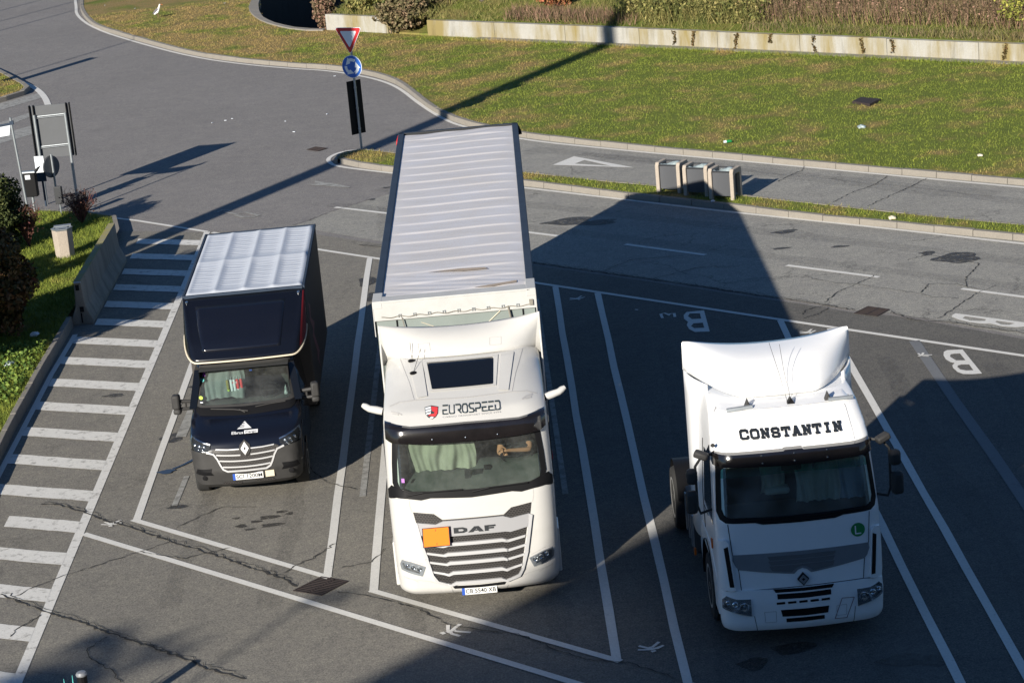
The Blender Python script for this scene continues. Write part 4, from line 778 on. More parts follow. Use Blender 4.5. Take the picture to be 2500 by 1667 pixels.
for sg in (1, -1):
    q = MB(); q.prism([(-.88, 3.60), (-1.0, 3.40), (-1.02, 2.9), (-1.0, 2.4), (-.95, 1.1), (-.55, 1.1), (-.50, 2.4), (-.50, 3.60)], 1.218, 1.246, lambda b, z, a: (sg * a, b, z)); q.build('side_deflector', 'white', tr, bevel=.015)
    q = MB(); q.tube([(sg * 1.16, -2.17, 2.87), (sg * 1.24, -2.13, 2.90)], .05, 8); q.build('camera_arm_root', 'black', tr, smooth=40)
    q = MB(); q.tube([(sg * 1.22, -2.14, 2.89), (sg * 1.30, -2.12, 2.91), (sg * 1.42, -2.09, 2.935), (sg * 1.475, -2.06, 2.965), (sg * 1.52, -2.04, 2.985)], [.055, .06, .052, .05, .034], 10); q.build('camera_arm', 'white', tr, smooth=50)
    q = MB(); q.prism([(-2.58, 1.75), (-2.5, 2.62), (-1.55, 2.66), (-1.5, 1.75)], 1.226, 1.238, lambda b, z, a: (sg * a, b, z)); q.build('door_window', 'darkglass', tr)
    q = MB(); q.tube([(sg * 1.20, -2.60, 1.80), (sg * 1.19, -2.52, 2.66)], .02, 6); q.build('window_trim', 'galv', tr)
    q = MB(); q.prism([(-2.80, .36), (-2.80, 1.05), (-2.30, 1.05), (-2.38, .8), (-2.42, .36)], 1.10, 1.245, lambda b, z, a: (sg * a, b, z)); q.build('step_panel', 'white', tr, bevel=.02); q = MB(); q.prism([(-1.1, .35), (-1.0, 1.05), (1.1, 1.05), (1.1, .35)], 1.15, 1.24, lambda b, z, a: (sg * a, b, z)); q.build('side_skirt', 'white', tr, bevel=.02)
    q = MB(); q.grid([[(sg * x, -1.75 + .62 * math.cos(R(t_)), .52 + .60 * math.sin(R(t_))) for t_ in range(0, 181, 15)] for x in (.85, 1.235)]); q.build('mudguard', 'black', tr, smooth=40)
    for b in (-1.75, 2.05): wheel('wheel', (sg * 1.04, b, .5), .5, .32, tr, side=sg)
    q = MB(); q.box((sg * 1.246, -2.2, 2.0), (.006, .07, .13)); q.build('side_marker', 'redlens', tr)
q = MB(); q.span((-.42, -2.2, .62), (-.32, 2.9, .92)); q.span((.32, -2.2, .62), (.42, 2.9, .92)); q.span((-.45, 1.6, .9), (.45, 2.6, 1.05)); q.span((-.9, -2.9, .5), (.9, -.9, 1.1)); q.build('chassis', 'darkmetal', tr)
for a0, a1 in ((-.95, -.12), (.02, .85)): MB().tube([(a0, S(a0, 1.86) - .03, 1.85), (a0 + .25, S(a0 + .25, 1.88) - .045, 1.895), (a1, S(a1, 1.90) - .035, 1.90)], .012, 6).build('wiper', 'black', tr)
liner(tr, 1.14, -2.62, -.9, 1.35, 2.70)
rows = []
for b, z in ((None, 1.865), (-2.78, 1.955), (-2.6, 2.0), (-2.42, 2.03), (-2.3, 2.0), (-2.28, 1.5)):
    rows.append([(a, (S(a, 1.87) + .03) if b is None else b, z + (.07 if (a > .15 and b and b > -2.7) else 0) + (.02 * math.sin(7 * a) if b else 0)) for a in [-1.06 + 2.12 * i / 28 for i in range(29)]])
MB().grid(rows).build('dashboard', 'dash', tr, smooth=30)
curtain('curtain', 'cloth', tr, -.90, .10, (-2.52, 2.02), (-2.60, 2.52), 4.5, .022)
q = MB(); q.span((-1.05, -2.64, 2.51), (1.05, -2.60, 2.535)); q.build('curtain_rail', 'dash', tr)
for c_d, d_d, rx_d in (((-.03, -2.74, 2.00), (.085, .05, .13), -.4), ((.12, -2.72, 2.015), (.15, .03, .085), -.5), ((.27, -2.66, 2.03), (.10, .08, .10), 0)): MB().box(c_d, d_d, rx=rx_d).build('dash_device', 'black', tr)
q = MB(); ring(q, (.72, -2.38, 2.12), .235, .017, .42); q.tube([(.5, -2.40, 2.10), (.94, -2.40, 2.10)], .016, 6); q.tube([(.72, -2.38, 2.11), (.72, -2.48, 1.95)], .03, 8); q.build('steering_wheel', 'black', tr, smooth=40)
patch('toll_sticker', [[(-1.0,2.04),(-.955,2.04),(-.955,2.10),(-1.0,2.10)]], S, 'purple', tr, off=.012, th=0)
q = MB(); q.span((.45, -1.75, 1.4), (1.0, -1.62, 2.5)); q.span((.45, -2.2, 1.4), (1.0, -1.6, 1.75)); q.build('seat', 'cabin', tr, bevel=.05)

# ---- its trailer
tl = thing('semi_trailer', 'long curtain-sided trailer with rippled pale roof behind the white tractor unit', 'trailer', (-0.8438, 35.5515, 0), DYAW)
rows = []; ny = 520
for i in range(ny + 1):
    b = .16 + (13.42 - .16) * i / ny; r = []
    for j in range(25):
        a = -1.15 + 2.30 * j / 24; e = 1 - abs(a / 1.15) ** 8
        ph = (b - .35) / .69; fr = ph - math.floor(ph); saw = (1 - fr) / .88 if fr > .12 else fr / .12
        wr = .004 * math.sin(17 * b + 3 * a) + .003 * math.sin(31 * b - 7 * a) + .005 * math.sin(5 * a + 2.1 * b) * math.sin(9 * b)
        fd = .010 * math.sin(22 * (b + .35 * a)) * max(0, 1 - b / 2.2) + .012 * math.sin(14 * (b - .5 * a)) * max(0, (b - 11.6) / 2)
        r.append((a, b + .05 * math.sin(2.2 * a), 3.975 + e * (.015 * saw * (1 + .15 * math.sin(3.1 * b)) + .12 * wr + .6 * fd)))
    rows.append(r)
rt = MB().grid(rows).build('roof_tarpaulin', 'tarp', tl, smooth=60)
q = MB(); q.add([(-.45, 1.62, 3.998), (.0, 1.55, 3.998), (.12, 1.50, 3.998), (.55, 1.50, 3.998), (.5, 1.62, 3.998), (.1, 1.68, 3.998), (-.1, 1.66, 3.998)], [tuple(range(7))]); q.add([(.3, .40, 3.999), (1.0, .62, 3.999), (1.0, .50, 3.999), (.6, .36, 3.999)], [(0, 1, 2, 3)]); q.build('roof_stain', 'tan_stain', rt)
for sg in (1, -1):
    q = MB(); q.span((sg * 1.145, .2, 3.93), (sg * 1.272, 13.6, 4.0)); q.build('roof_rail', 'slate', tl, bevel=.012)
    q = MB(); rr_ = [[(sg * (1.268 - .012 * (.5 + .5 * math.sin(b * 4.8))), b, z) for b in np.linspace(.05, 13.5, 110)] for z in (3.93, 3.0, 2.0, 1.16)]; q.grid(rr_); q.build('side_curtain', 'slate', tl, smooth=50)
    for b in (8.3, 9.6, 10.9): wheel('wheel', (sg * 1.06, b, .5), .5, .38, tl, side=sg)
    q = MB(); q.span((sg * 1.22, 13.5, 1.0), (sg * 1.275, 13.62, 3.98)); q.build('rear_post', 'darkmetal', tl)
    q = MB(); q.tube([(sg * 1.25, 13.55, 3.95), (sg * 1.30, 13.62, 3.82), (sg * 1.31, 13.6, 3.74)], .035, 8); q.build('marker_light', 'black' if sg > 0 else 'redlens', tl)
q = MB(); q.span((-1.27, 13.52, 3.93), (1.27, 13.62, 4.0)); q.build('rear_roof_beam', 'darkmetal', tl)
MB().span((-1.25, 13.55, 1.05), (-.006, 13.6, 3.93)).build('rear_door', 'bulk', tl); MB().span((.006, 13.55, 1.05), (1.25, 13.6, 3.93)).build('rear_door', 'bulk', tl)
q = MB(); q.span((-1.24, .05, 1.0), (1.24, 13.5, 1.16)); q.span((-.5, .6, .75), (-.35, 13.3, 1.0)); q.span((.35, .6, .75), (.5, 13.3, 1.0)); q.build('floor_frame', 'darkmetal', tl)
q = MB(); q.span((-1.25, 0, 1.1), (1.25, .05, 3.95))
bk = q.build('bulkhead', 'bulk', tl)
for P_, r_ in (([(-.12, -.012, 3.0), (.95, -.012, 3.9)], .008), ([(-.55, -.012, 3.62), (.2, -.012, 3.28)], .005)): MB().tube(P_, r_, 5).build('cable', 'trimwhite', bk)
for x_ in (-.93, 1.06): MB().tube([(x_, -.012, 3.0), (x_, -.012, 3.78)], .012, 5).build('hose', 'black', bk)
q = MB(); q.span((-1.275, -.045, 3.70), (1.275, -.003, 4.012)); q.span((-1.2, -.05, 3.985), (1.2, .24, 4.02))
for sg in (1, -1): q.span((sg * 1.135, -.05, 3.90), (sg * 1.285, .56 if sg > 0 else .48, 4.022)); q.span((sg * 1.272, -.05, 3.45), (sg * 1.288, .25, 4.0))
fc = q.build('front_cover', 'white_tarp', tl, bevel=.02)
q = MB(); q.tube([(a, -.055 - .006 * math.cos(9 * a), 3.755 + .012 * math.cos(a * 2 * math.pi / .29)) for a in np.linspace(-1.16, 1.2, 60)], .008, 5); q.build('lashing_rope', 'barrier', fc)
for i in range(9):
    q = MB(); a = -.87 + i * .232; q.box((a - .018, -.052, 3.765), (.014, .012, .05)); q.box((a + .018, -.052, 3.765), (.014, .012, .05)); q.box((a, -.05, 3.785), (.05, .010, .014)); q.build('hook', 'galv', fc)
MB().box((1.2, -.06, 3.8), (.06, .03, .09)).build('buckle', 'barrier', fc)
for P_, r_ in (([(.83, -.055, 3.77), (.87, -.06, 3.5)], .016), ([(-.84, -.055, 3.73), (-.80, -.06, 3.5)], .010)): MB().tube(P_, r_, 6).build('strap', 'barrier', fc)

# ---- driver
def skin(name, joints, bones, m, parent=None, sub=2, root=0):
    bm = bmesh.new(); lay = bm.verts.layers.skin.verify(); names = list(joints); V_ = {}
    for n_ in names:
        p, r_ = joints[n_]; v_ = bm.verts.new(p); V_[n_] = v_; v_[lay].radius = (r_, r_) if not isinstance(r_, tuple) else r_; v_[lay].use_root = False
    V_[names[root]][lay].use_root = True
    for a, b in bones: bm.edges.new((V_[a], V_[b]))
    me = bpy.data.meshes.new(name); bm.to_mesh(me); bm.free(); o = link(name, me, m, parent)
    s = o.modifiers.new('skin', 'SKIN'); s.use_smooth_shade = True; s2 = o.modifiers.new('sub', 'SUBSURF'); s2.levels = sub; s2.render_levels = sub; return o
px, py = DX, DY
pr = thing('person', 'driver in a dark t-shirt, forearm lying across the steering wheel', 'person', (DX + .72 * math.cos(DYAW) - -1.9 * math.sin(DYAW), DY - 1.9, 1.75), DYAW)
J = {'pelvis': ((0, 0, .05), .15), 'waist': ((0, 0, .2), .13), 'chest': ((0, -.03, .42), .15), 'neck': ((0, -.05, .62), .055), 'jaw': ((0, -.10, .70), .07), 'head': ((0, -.07, .79), .095), 'crown': ((0, -.05, .86), .07),
 'shl': ((.19, -.05, .52), .07), 'ell': ((.20, -.40, .395), .042), 'wrl': ((-.12, -.575, .470), .027), 'palm': ((-.19, -.60, .475), (.036, .020)),
 'shr': ((-.19, -.05, .52), .07), 'elr': ((-.27, -.25, .33), .042), 'wrr': ((-.18, -.44, .36), .028), 'hr': ((-.15, -.50, .37), .035),
 'hipl': ((.1, -.05, .02), .09), 'knl': ((.13, -.45, .06), .065), 'ftl': ((.13, -.55, -.3), .05), 'hipr': ((-.1, -.05, .02), .09), 'knr': ((-.13, -.45, .06), .065), 'ftr': ((-.13, -.55, -.3), .05)}
BN = [('pelvis','waist'),('waist','chest'),('chest','neck'),('neck','jaw'),('jaw','head'),('head','crown'),('chest','shl'),('shl','ell'),('ell','wrl'),('wrl','palm'),('chest','shr'),('shr','elr'),('elr','wrr'),('wrr','hr'),('pelvis','hipl'),('hipl','knl'),('knl','ftl'),('pelvis','hipr'),('hipr','knr'),('knr','ftr')]
skin('body', J, BN, 'skin', pr, 2)
hand = MB()
px_ = (-.205, -.61, .478)
for i, (dy, dz, L) in enumerate(((-.030, .026, .072), (-.014, .013, .082), (.0, -.004, .078), (.010, -.022, .062))):
    b0 = (-.20, -.60 + dy * .6, .480 + dz * .9); b1 = (b0[0] - L * .5, b0[1] + dy * .35, b0[2] + dz * .35 - .002); b2 = (b1[0] - L * .32, b1[1] + dy * .2, b1[2] + dz * .2 - .014); b3 = (b2[0] - L * .2, b2[1], b2[2] - .018)
    hand.tube([b0, b1, b2, b3], [.0105, .0100, .0092, .0065], 8)
hand.tube([(-.155, -.60, .50), (-.185, -.615, .535), (-.215, -.62, .553), (-.232, -.62, .556)], [.014, .0125, .011, .007], 8); hand.build('fingers', 'skin', pr, smooth=60)
skin('shirt', {'waist': ((0, 0, .08), .165), 'mid': ((0, -.01, .25), .155), 'chest': ((0, -.03, .44), .17), 'collar': ((0, -.045, .56), .085), 'shl': ((.2, -.06, .52), .09), 'sll': ((.215, -.29, .43), .075), 'shr': ((-.2, -.06, .52), .09), 'slr': ((-.245, -.18, .40), .075)}, [('waist','mid'),('mid','chest'),('chest','collar'),('chest','shl'),('shl','sll'),('chest','shr'),('shr','slr')], 'shirt', pr, 2)
skin('hair', {'a': ((0, -.03, .84), .095), 'b': ((0, -.01, .76), .085)}, [('a','b')], 'hair', pr, 2)
q = MB(); q.lathe([(.012,0),(.014,-.02),(.004,-.035)], (0, -.165, .745), 'Y', 8); q.lathe([(.011,0),(.009,-.008),(.002,-.01)], (.035, -.155, .785), 'Y', 8); q.lathe([(.011,0),(.009,-.008),(.002,-.01)], (-.035, -.155, .785), 'Y', 8); q.box((0, -.163, .70), (.05, .012, .012)); q.box((.1, -.06, .77), (.015, .04, .06)); q.box((-.1, -.06, .77), (.015, .04, .06)); q.build('face', 'skin', pr, smooth=60)
# ---- black box van
VX, VY, VYAW = -4.678 - .06, 40.687, 0.013
S = lambda a, z: bfront('van', a, z)
vn = thing('box_van', 'black box van with white quilted roof tarpaulin and black wind deflector over the cab', 'van', (VX, VY, 0), VYAW)
shell('cab_body', 'van', zlist(.27, 2.1, .035, (1.495, 1.985)), -.02, 'blackpaint', vn, hole=(.845, 1.495, 1.985), arch=(-1.85, .95))
OUT = sym([(0, 2.06), (.70, 2.05), (.80, 2.03), (.87, 1.75), (.915, 1.50), (.86, 1.44), (0, 1.425)])
INN_ = sym([(0, 2.0), (.66, 1.99), (.725, 1.95), (.775, 1.72), (.80, 1.54), (.75, 1.50), (0, 1.485)])
patch('windscreen_surround', [[OUT, INN_]], S, 'plastic', vn, off=.012, th=.02)
patch('windscreen', [scale_loop(INN_, (1.02, 1.03))], S, 'glass', vn, off=.004, th=0, da=.04)
patch('cowl', [sym([(0, 1.455), (.78, 1.47), (.885, 1.485), (.86, 1.40), (.80, 1.365), (0, 1.338)])], S, 'black', vn, off=.02, th=.02)
for pts in (((-.60, 1.445), (-.2, 1.42), (.05, 1.385)), ((.18, 1.43), (.45, 1.45), (.70, 1.455)), ((-.1, 1.415), (.0, 1.37))): MB().tube([(a, S(a, z) - .035, z + .012) for a, z in pts], .010, 6).build('wiper', 'plastic', vn)
bmp = sym([(0, .60), (.31, .60), (.40, .64), (.46, .76), (.56, .92), (.67, .945), (.84, .965), (.945, .965), (.948, .62), (.915, .36), (.86, .275), (0, .275)])
patch('bumper', [bmp], S, 'plastic', vn, off=.02, th=.03, da=.05)
patch('grille', [sym([(0, .985), (.10, .982), (.5, .998), (.575, .965), (.53, .915), (.455, .76), (.40, .645), (.31, .598), (0, .598)])], S, 'mesh', vn, off=.008, th=.02)
CH = []
for p in ([(.66,.955),(.545,.917),(.49,.83),(.445,.72),(.405,.645),(.33,.602),(0,.597)],): CH += [rline(a, b, .028, .006) for a, b in zip(p, p[1:])] + [rline((-a[0], a[1]), (-b[0], b[1]), .028, .006) for a, b in zip(p, p[1:])]
patch('grille_surround', CH, S, 'silver', vn, off=.034, th=.03, inc=.0003, da=.04)
BR = []
for z, x0, x1, dip in ((.872,.09,.50,.028),(.772,0,.455,.025),(.668,0,.405,.018)):
    xs = np.linspace(x0, x1, 6)
    for a, b in zip(xs, xs[1:]):
        f = lambda x: z + dip * (x / x1) ** 2
        for sg in (1, -1): BR.append(rline((sg * a, f(a)), (sg * b, f(b)), .021, .003))
for sg in (1, -1): BR += [rline((sg * .10, .978), (sg * .3, .98), .014), rline((sg * .3, .98), (sg * .5, .995), .014)]
patch('grille_bar', BR, S, 'silver', vn, off=.03, th=.02, inc=.0002)
o = patch('emblem', [[(0,1.115),(.085,1.04),(.10,.97),(.06,.88),(0,.845),(-.06,.88),(-.10,.97),(-.085,1.04)]], S, 'plastic', vn, off=.03, th=.04)
patch('emblem_diamond', [[[(0,1.092),(.070,.985),(0,.872),(-.070,.985)],[(0,1.015),(.018,.985),(0,.952),(-.018,.985)]]], S, 'silver', o, off=.05, th=.02)
HL = [(.59,1.075),(.75,1.125),(.93,1.175),(.958,1.10),(.94,.995),(.85,.978),(.66,.962),(.60,1.0)]
for sg in (1, -1):
    f = (lambda p: p) if sg > 0 else mir
    headlight(vn, f(HL), S, [(sg*.69,1.035,.03),(sg*.77,1.045,.034),(sg*.85,1.06,.03),(sg*.72,.995,.022),(sg*.80,1.0,.022)], [f(r_) for r_ in ([(.59,1.08),(.75,1.13),(.935,1.18),(.935,1.16),(.75,1.108),(.595,1.058)],[(.93,1.175),(.962,1.10),(.943,.985),(.92,.99),(.935,1.10),(.91,1.16)])], off=.018)
    patch('fog_lamp_recess', [f([(.60,.665),(.86,.655),(.90,.555),(.58,.54),(.62,.60)])], S, 'black', vn, off=.026, th=.01)
    q = MB(); q.lathe([(.045,0),(.045,-.012),(.001,-.016)], (sg*.74, S(.74,.50)-.022, .50), 'Y', 16); q.build('fog_lamp', 'black', vn, smooth=40)
patch('bumper_vent', [sym([(.12,.405),(.42,.40),(.44,.345),(.12,.345)])], S, 'mesh', vn, off=.03, th=.01) if False else patch('bumper_vent', both([(.12,.405),(.42,.405),(.46,.345),(.12,.345)]), S, 'mesh', vn, off=.03, th=.01)
plate('number_plate', vn, S, 0.0, .49, .52, .114, 'SCI 1200M', (-1,))
patch('spare_badge', [[(.30,.445),(.45,.445),(.45,.555),(.30,.555)]], lambda a, z: S(a, .5) - .045 + .0 * z, 'trimwhite', vn, off=0, th=.04, da=9, dz=9)
o = patch('company_logo', [[(.0,1.30),(.125,1.238),(.0,1.238)],[(.0,1.30),(-.03,1.287),(.0,1.287)],[(-.035,1.282),(.0,1.282),(.0,1.273),(-.052,1.273)],[(-.06,1.268),(.0,1.268),(.0,1.259),(-.078,1.259)],[(-.09,1.252),(.0,1.252),(.0,1.238),(-.125,1.238)]], S, 'lettwhite', vn, off=.05, th=0, dz=.015)
patch('company_box', [[(.0,1.192),(.235,1.192),(.235,1.224),(.0,1.224)]], S, 'lettwhite', o, off=.05, th=0, dz=.01)
text('company_name', 'Elbrus', .20, .026, lambda x, y: (-.115 + x, S(-.115 + x, 1.206 + y) - .05, 1.206 + y), 'lettwhite', o, bold=.02)
text('company_name', 'Cargo', .19, .026, lambda x, y: (.118 + x, S(.118 + x, 1.206 + y) - .054, 1.206 + y), 'ink', o, bold=.012)
for sg in (1, -1):
    q = MB(); q.box((sg * 1.215, -1.47, 1.56), (.14, .16, .26), rz=sg * .12); q.box((sg * 1.21, -1.47, 1.385), (.135, .15, .10), rz=sg * .12); q.build('mirror', 'plastic', vn, bevel=.035, smooth=50)
    q = MB(); q.tube([(sg * .93, -1.42, 1.53), (sg * 1.16, -1.45, 1.56)], .035, 8); q.tube([(sg * .93, -1.42, 1.40), (sg * 1.16, -1.45, 1.42)], .03, 8); q.tube([(sg * 1.06, -1.43, 1.40), (sg * 1.06, -1.43, 1.55)], .02, 6); q.build('mirror_arm', 'plastic', vn, smooth=40)
    q = MB(); q.prism([(-1.62, 1.45), (-1.12, 2.0), (-.35, 2.02), (-.35, 1.42)], .86, .985, lambda b, z, a: (sg * (a - .13 * max(0, (z - 1.5) / .6)), b, z)); q.build('door_window', 'darkglass', vn)
    q = MB(); q.prism([(-2.15, .42), (-2.1, .97), (-1.5, .97), (-.1, 1.0), (-.1, .42), (-1.35, .42), (-1.4, .7), (-1.75, .82), (-2.1, .7)], .90, .965, lambda b, z, a: (sg * a, b, z)); q.build('door_panel', 'blackpaint', vn, bevel=.02)
    wheel('wheel', (sg * .86, -1.75, .345), .345, .23, vn, side=sg); wheel('wheel', (sg * .86, 2.6, .345), .345, .23, vn, side=sg)
liner(vn, .78, -1.35, -.15, .9, 2.02)
rows = []
for b, z in ((None, 1.465), (-1.45, 1.475), (-1.30, 1.47), (-1.24, 1.40), (-1.22, 1.0)): rows.append([(a, (S(a, 1.47) + .04) if b is None else b, z) for a in [-.8 + 1.6 * i / 20 for i in range(21)]])
MB().grid(rows).build('dashboard', 'dash', vn, smooth=30)
curtain('curtain', 'cloth_grey', vn, -.83, -.02, (-1.42, 1.50), (-1.02, 2.0), 3.2, .030, .04)
q = MB(); ring(q, (.42, -1.27, 1.56), .17, .014, .6); q.tube([(.27, -1.27, 1.56), (.57, -1.27, 1.56)], .014, 6); q.build('steering_wheel', 'black', vn, smooth=40)
patch('windscreen_sticker', [[(-.74,1.90),(-.69,1.90),(-.69,1.965),(-.74,1.965)]], S, 'purple', vn, off=.012, th=0); patch('windscreen_sticker', [arc(-.745, 1.845, .038, .026, 0, 330, 11)], S, 'teal', vn, off=.012, th=0); patch('windscreen_sticker', [arc(-.775, 1.60, .036, .026, 0, 330, 11)], S, 'lime', vn, off=.012, th=0)
patch('windscreen_sticker', [[(-.79,1.53),(-.74,1.53),(-.74,1.545),(-.79,1.545)]], S, 'signwhite', vn, off=.012, th=0)
q = MB(); q.box((.1, -1.08, 1.90), (.05, .02, .035)); q.build('toll_box', 'plateblue', vn)
# row of grease tubes and a small figure inside the windscreen: loose things
VT_ = lambda a, b, z: (VX + a * math.cos(VYAW) - b * math.sin(VYAW), VY + a * math.sin(VYAW) + b * math.cos(VYAW), z)
for i, (a, mm, lab) in enumerate(((-.31, 'weedg', 'grey-green tube with yellow cap hanging behind the van windscreen'), (-.245, 'signwhite', 'plain white tube hanging beside the grey-green tube in the van'), (-.19, 'signwhite', None), (-.135, 'logored', None), (-.07, 'logored', 'red tube with white foot, nearest the steering wheel in the van'))):
    c = VT_(a, -1.30, 1.72); t = thing('grease_tube', lab or ('white tube with red stripe in the middle of the hanging row' if i == 2 else 'red tube with white stripe in the middle of the hanging row'), 'tube', c, VYAW, 'tubes hanging behind the van windscreen')
    q = MB(); q.tube([(0, 0, .10), (.004, -.01, .02), (.008, -.02, -.07)], [.024, .026, .024], 10); q.build('tube_body', mm, t, smooth=40)
    q = MB(); q.tube([(.008, -.02, -.07), (.01, -.022, -.10)], [.025, .024], 10); q.build('cap', 'lime' if i == 0 else 'signwhite', t, smooth=40)
    if i in (2, 3): q = MB(); q.tube([(.001, -.003, .06), (.002, -.006, .03)], .0268, 10); q.build('stripe', 'logored' if i == 2 else 'signwhite', t, smooth=40)
    q = MB(); q.tube([(0, 0, .10), (.0, .03, .15)], .004, 5); q.build('hanger', 'galv', t)
fg = thing('figurine', 'small pale figurine standing behind the driver side of the van windscreen', 'figurine', VT_(.70, -1.36, 1.49), 0)
q = MB(); q.lathe([(.035, 0), (.04, .03), (.028, .05), (.02, .09), (.022, .11), (.008, .14), (.002, .17)], (0, 0, 0), 'Z', 12); q.build('figure_body', 'bag', fg, smooth=40)
# box
q = MB(); q.span((-1.06, 0, .80), (1.12, 4.754, 3.03)); bx = q.build('cargo_box', 'boxside', vn, bevel=.02)
rows = []
for i in range(181):
    s_ = i / 180; b = .07 + (4.70 - .07) * s_; r = []
    for j in range(81):
        u = j / 80; a = -1.02 + 2.10 * u; cu = abs(math.sin(4 * math.pi * u)); cv = abs(math.sin(2 * math.pi * s_)); cell = (min(1, cu * 1.6)) * (min(1, cv * 1.8))
        cid = int(u * 4 - 1e-6) + 4 * int(s_ * 2 - 1e-6); wv = .55 * (.006 * math.sin(b * 38 + 1.2 * math.sin(a * 6 + cid) + cid * 2.1 + 2.2 * (a + cid % 3 * .2)) + .004 * math.sin(b * 61 + a * 9 + cid * 1.3)) * cell ** 1.5
        z = 3.05 + .022 * (1 - cu) ** 2 * .9 + .020 * (1 - cv) ** 3 - .012 * cell + wv; e = min(1, min(u, 1 - u) * 40, min(s_, 1 - s_) * 40); z = 3.037 + (z - 3.037) * e
        r.append((a, b, z))
    rows.append(r)
MB().grid(rows).build('roof_tarpaulin', 'vantarp', vn, smooth=60)
q = MB()
for a in (-1.05, 1.11): q.span((a - .022, .0, 3.0), (a + .022, 4.76, 3.058))
q.span((-1.03, -.02, 3.0), (1.09, .055, 3.056)); q.span((-1.03, 4.705, 3.0), (1.09, 4.765, 3.054)); q.build('roof_frame', 'slate', vn, bevel=.008)
q = MB(); q.prism([(.5, 2.6), (.9, 2.45), (.75, 2.25), (1.5, 1.95), (1.1, 1.85), (2.0, 1.25), (1.6, 1.2), (1.9, .95), (1.3, 1.3), (1.45, 1.38), (.75, 1.9), (1.05, 1.95), (.45, 2.3), (.6, 2.36)], 1.121, 1.124, lambda b, z, a: (a, b, z)); q.build('side_print', 'pink', bx)
def fair(t, u):
    """wind deflector surface: t from the lip (0) to the box top (1), u across"""
    cw = .83 + .20 * t; au = abs(u); bz = [(-1.20, 2.14), (-.95, 2.42), (-.55, 2.72), (-.05, 3.02)]; kx = t * 3; i = min(2, int(kx)); f = kx - i
    b = bz[i][0] + (bz[i+1][0] - bz[i][0]) * f; z = bz[i][1] + (bz[i+1][1] - bz[i][1]) * f; bw = -.38 + .40 * t; zw = 2.46 + .57 * t
    if au <= .7: return (u / .7 * cw, b + .05 * (au / .7) ** 2, z)
    s = (au - .7) / .3; s1 = math.sin(s * math.pi / 2); a = cw + (1.09 - cw) * s1; return (math.copysign(a, u), b + .05 + (bw - b - .05) * (1 - math.cos(s * math.pi / 2)), z + (zw - z) * (s * s * (1 - t) + s * t))
US = [-1 + 2 * i / 60 for i in range(61)]
fr = MB().grid([[(p[0] + .03, p[1], p[2]) for p in (fair(t / 16, u) for u in US)] for t in range(17)]).build('wind_deflector', 'blackmatt', vn, smooth=35)
sm = fr.modifiers.new('t', 'SOLIDIFY'); sm.thickness = .02; sm.offset = -1
q = MB(); q.tube([(p[0] + .03, p[1] - .008, p[2] - .012) for p in (fair(0, u) for u in US)], .016, 6); q.build('edge_trim', 'trimwhite', fr, smooth=40)
q = MB(); q.grid([[(p[0] + .03, p[1] - .003, p[2] + .003) for p in (fair(.17 + .70 * t / 12, u) for u in [-.60 + 1.12 * i / 20 for i in range(21)])] for t in range(13)]); o = q.build('raised_panel', 'blackpaint', fr, smooth=35); sm = o.modifiers.new('t', 'SOLIDIFY'); sm.thickness = .008; sm.offset = -1
q = MB(); q.grid([[(p[0] + .036, p[1] - .006, p[2]) for p in (fair(t, u) for u in (.80, .84, .88, .92, .96))] for t in (.06, .25, .5, .75, .95)]); q.build('side_flash', 'darkred', fr, smooth=35)
for a in (-.98, 1.02): MB().lathe([(.03, 0), (.028, -.03), (.01, -.045)], (a, -.10, 2.97), 'Y', 10).build('clearance_lamp', 'reflector', vn, smooth=40)
q = MB(); q.span((-.4, -2.0, .35), (-.3, 4.6, .5)); q.span((.3, -2.0, .35), (.4, 4.6, .5)); q.span((-.8, -2.2, .4), (.8, -.3, .85)); q.build('chassis', 'black', vn)

# ---- white tractor unit without trailer
PX, PY, PYAW = 3.697 - .01, 29.97, R(0.9)
S = lambda a, z: bfront('prem', a, z)
pt = thing('truck_tractor', 'white tractor unit without trailer, lettered across its roof front, half in shadow', 'truck', (PX, PY, 0), PYAW)
shell('cab_body', 'prem', zlist(.33, 2.86, .05, (1.935, 2.635)) + zlist(2.88, 3.30, .02), 2.35, 'white2', pt, hole=(.885, 1.935, 2.635), arch=(.6, 1.02))
OUT = sym([(0, 2.69), (1.02, 2.69), (1.06, 2.66), (1.085, 2.35), (1.105, 2.05), (1.07, 1.955), (1.0, 1.915), (.6, 1.905), (.5, 1.885), (0, 1.88)])
INN_ = sym([(0, 2.64), (.96, 2.64), (1.0, 2.60), (1.02, 2.35), (1.035, 2.10), (1.01, 2.02), (.95, 1.985), (.4, 1.97), (0, 1.97)])
patch('windscreen_surround', [[OUT, INN_]], S, 'black', pt, off=.008, th=.02)
patch('windscreen', [scale_loop(INN_, (1.02, 1.02))], S, 'glass_p', pt, off=.003, th=0, da=.04)
SV = lambda a, z: S(a, z) - .05 - bul(z, 2.55, 3.0, .07)
v = patch('sun_visor', [sym([(0, 2.862), (.12, 2.862), (.14, 2.848), (.80, 2.842), (1.06, 2.85), (1.10, 2.80), (1.098, 2.68), (.92, 2.675), (0, 2.648)])], SV, 'gloss', pt, off=.01, th=.12, dz=.03)
for a in (-.44, 0, .45):
    for z in (2.815, 2.715): MB().lathe([(.014, 0), (.013, -.012), (.002, -.016)], (a, SV(a, z) - .01, z), 'Y', 10).build('visor_bolt', 'reflector', v)
bp_ = patch('bumper', [sym([(0, .925), (.85, .95), (1.05, .925), (1.12, .90), (1.138, .75), (1.125, .45), (1.10, .34), (0, .325)])], S, 'white2', pt, off=.028, th=.04, da=.05)
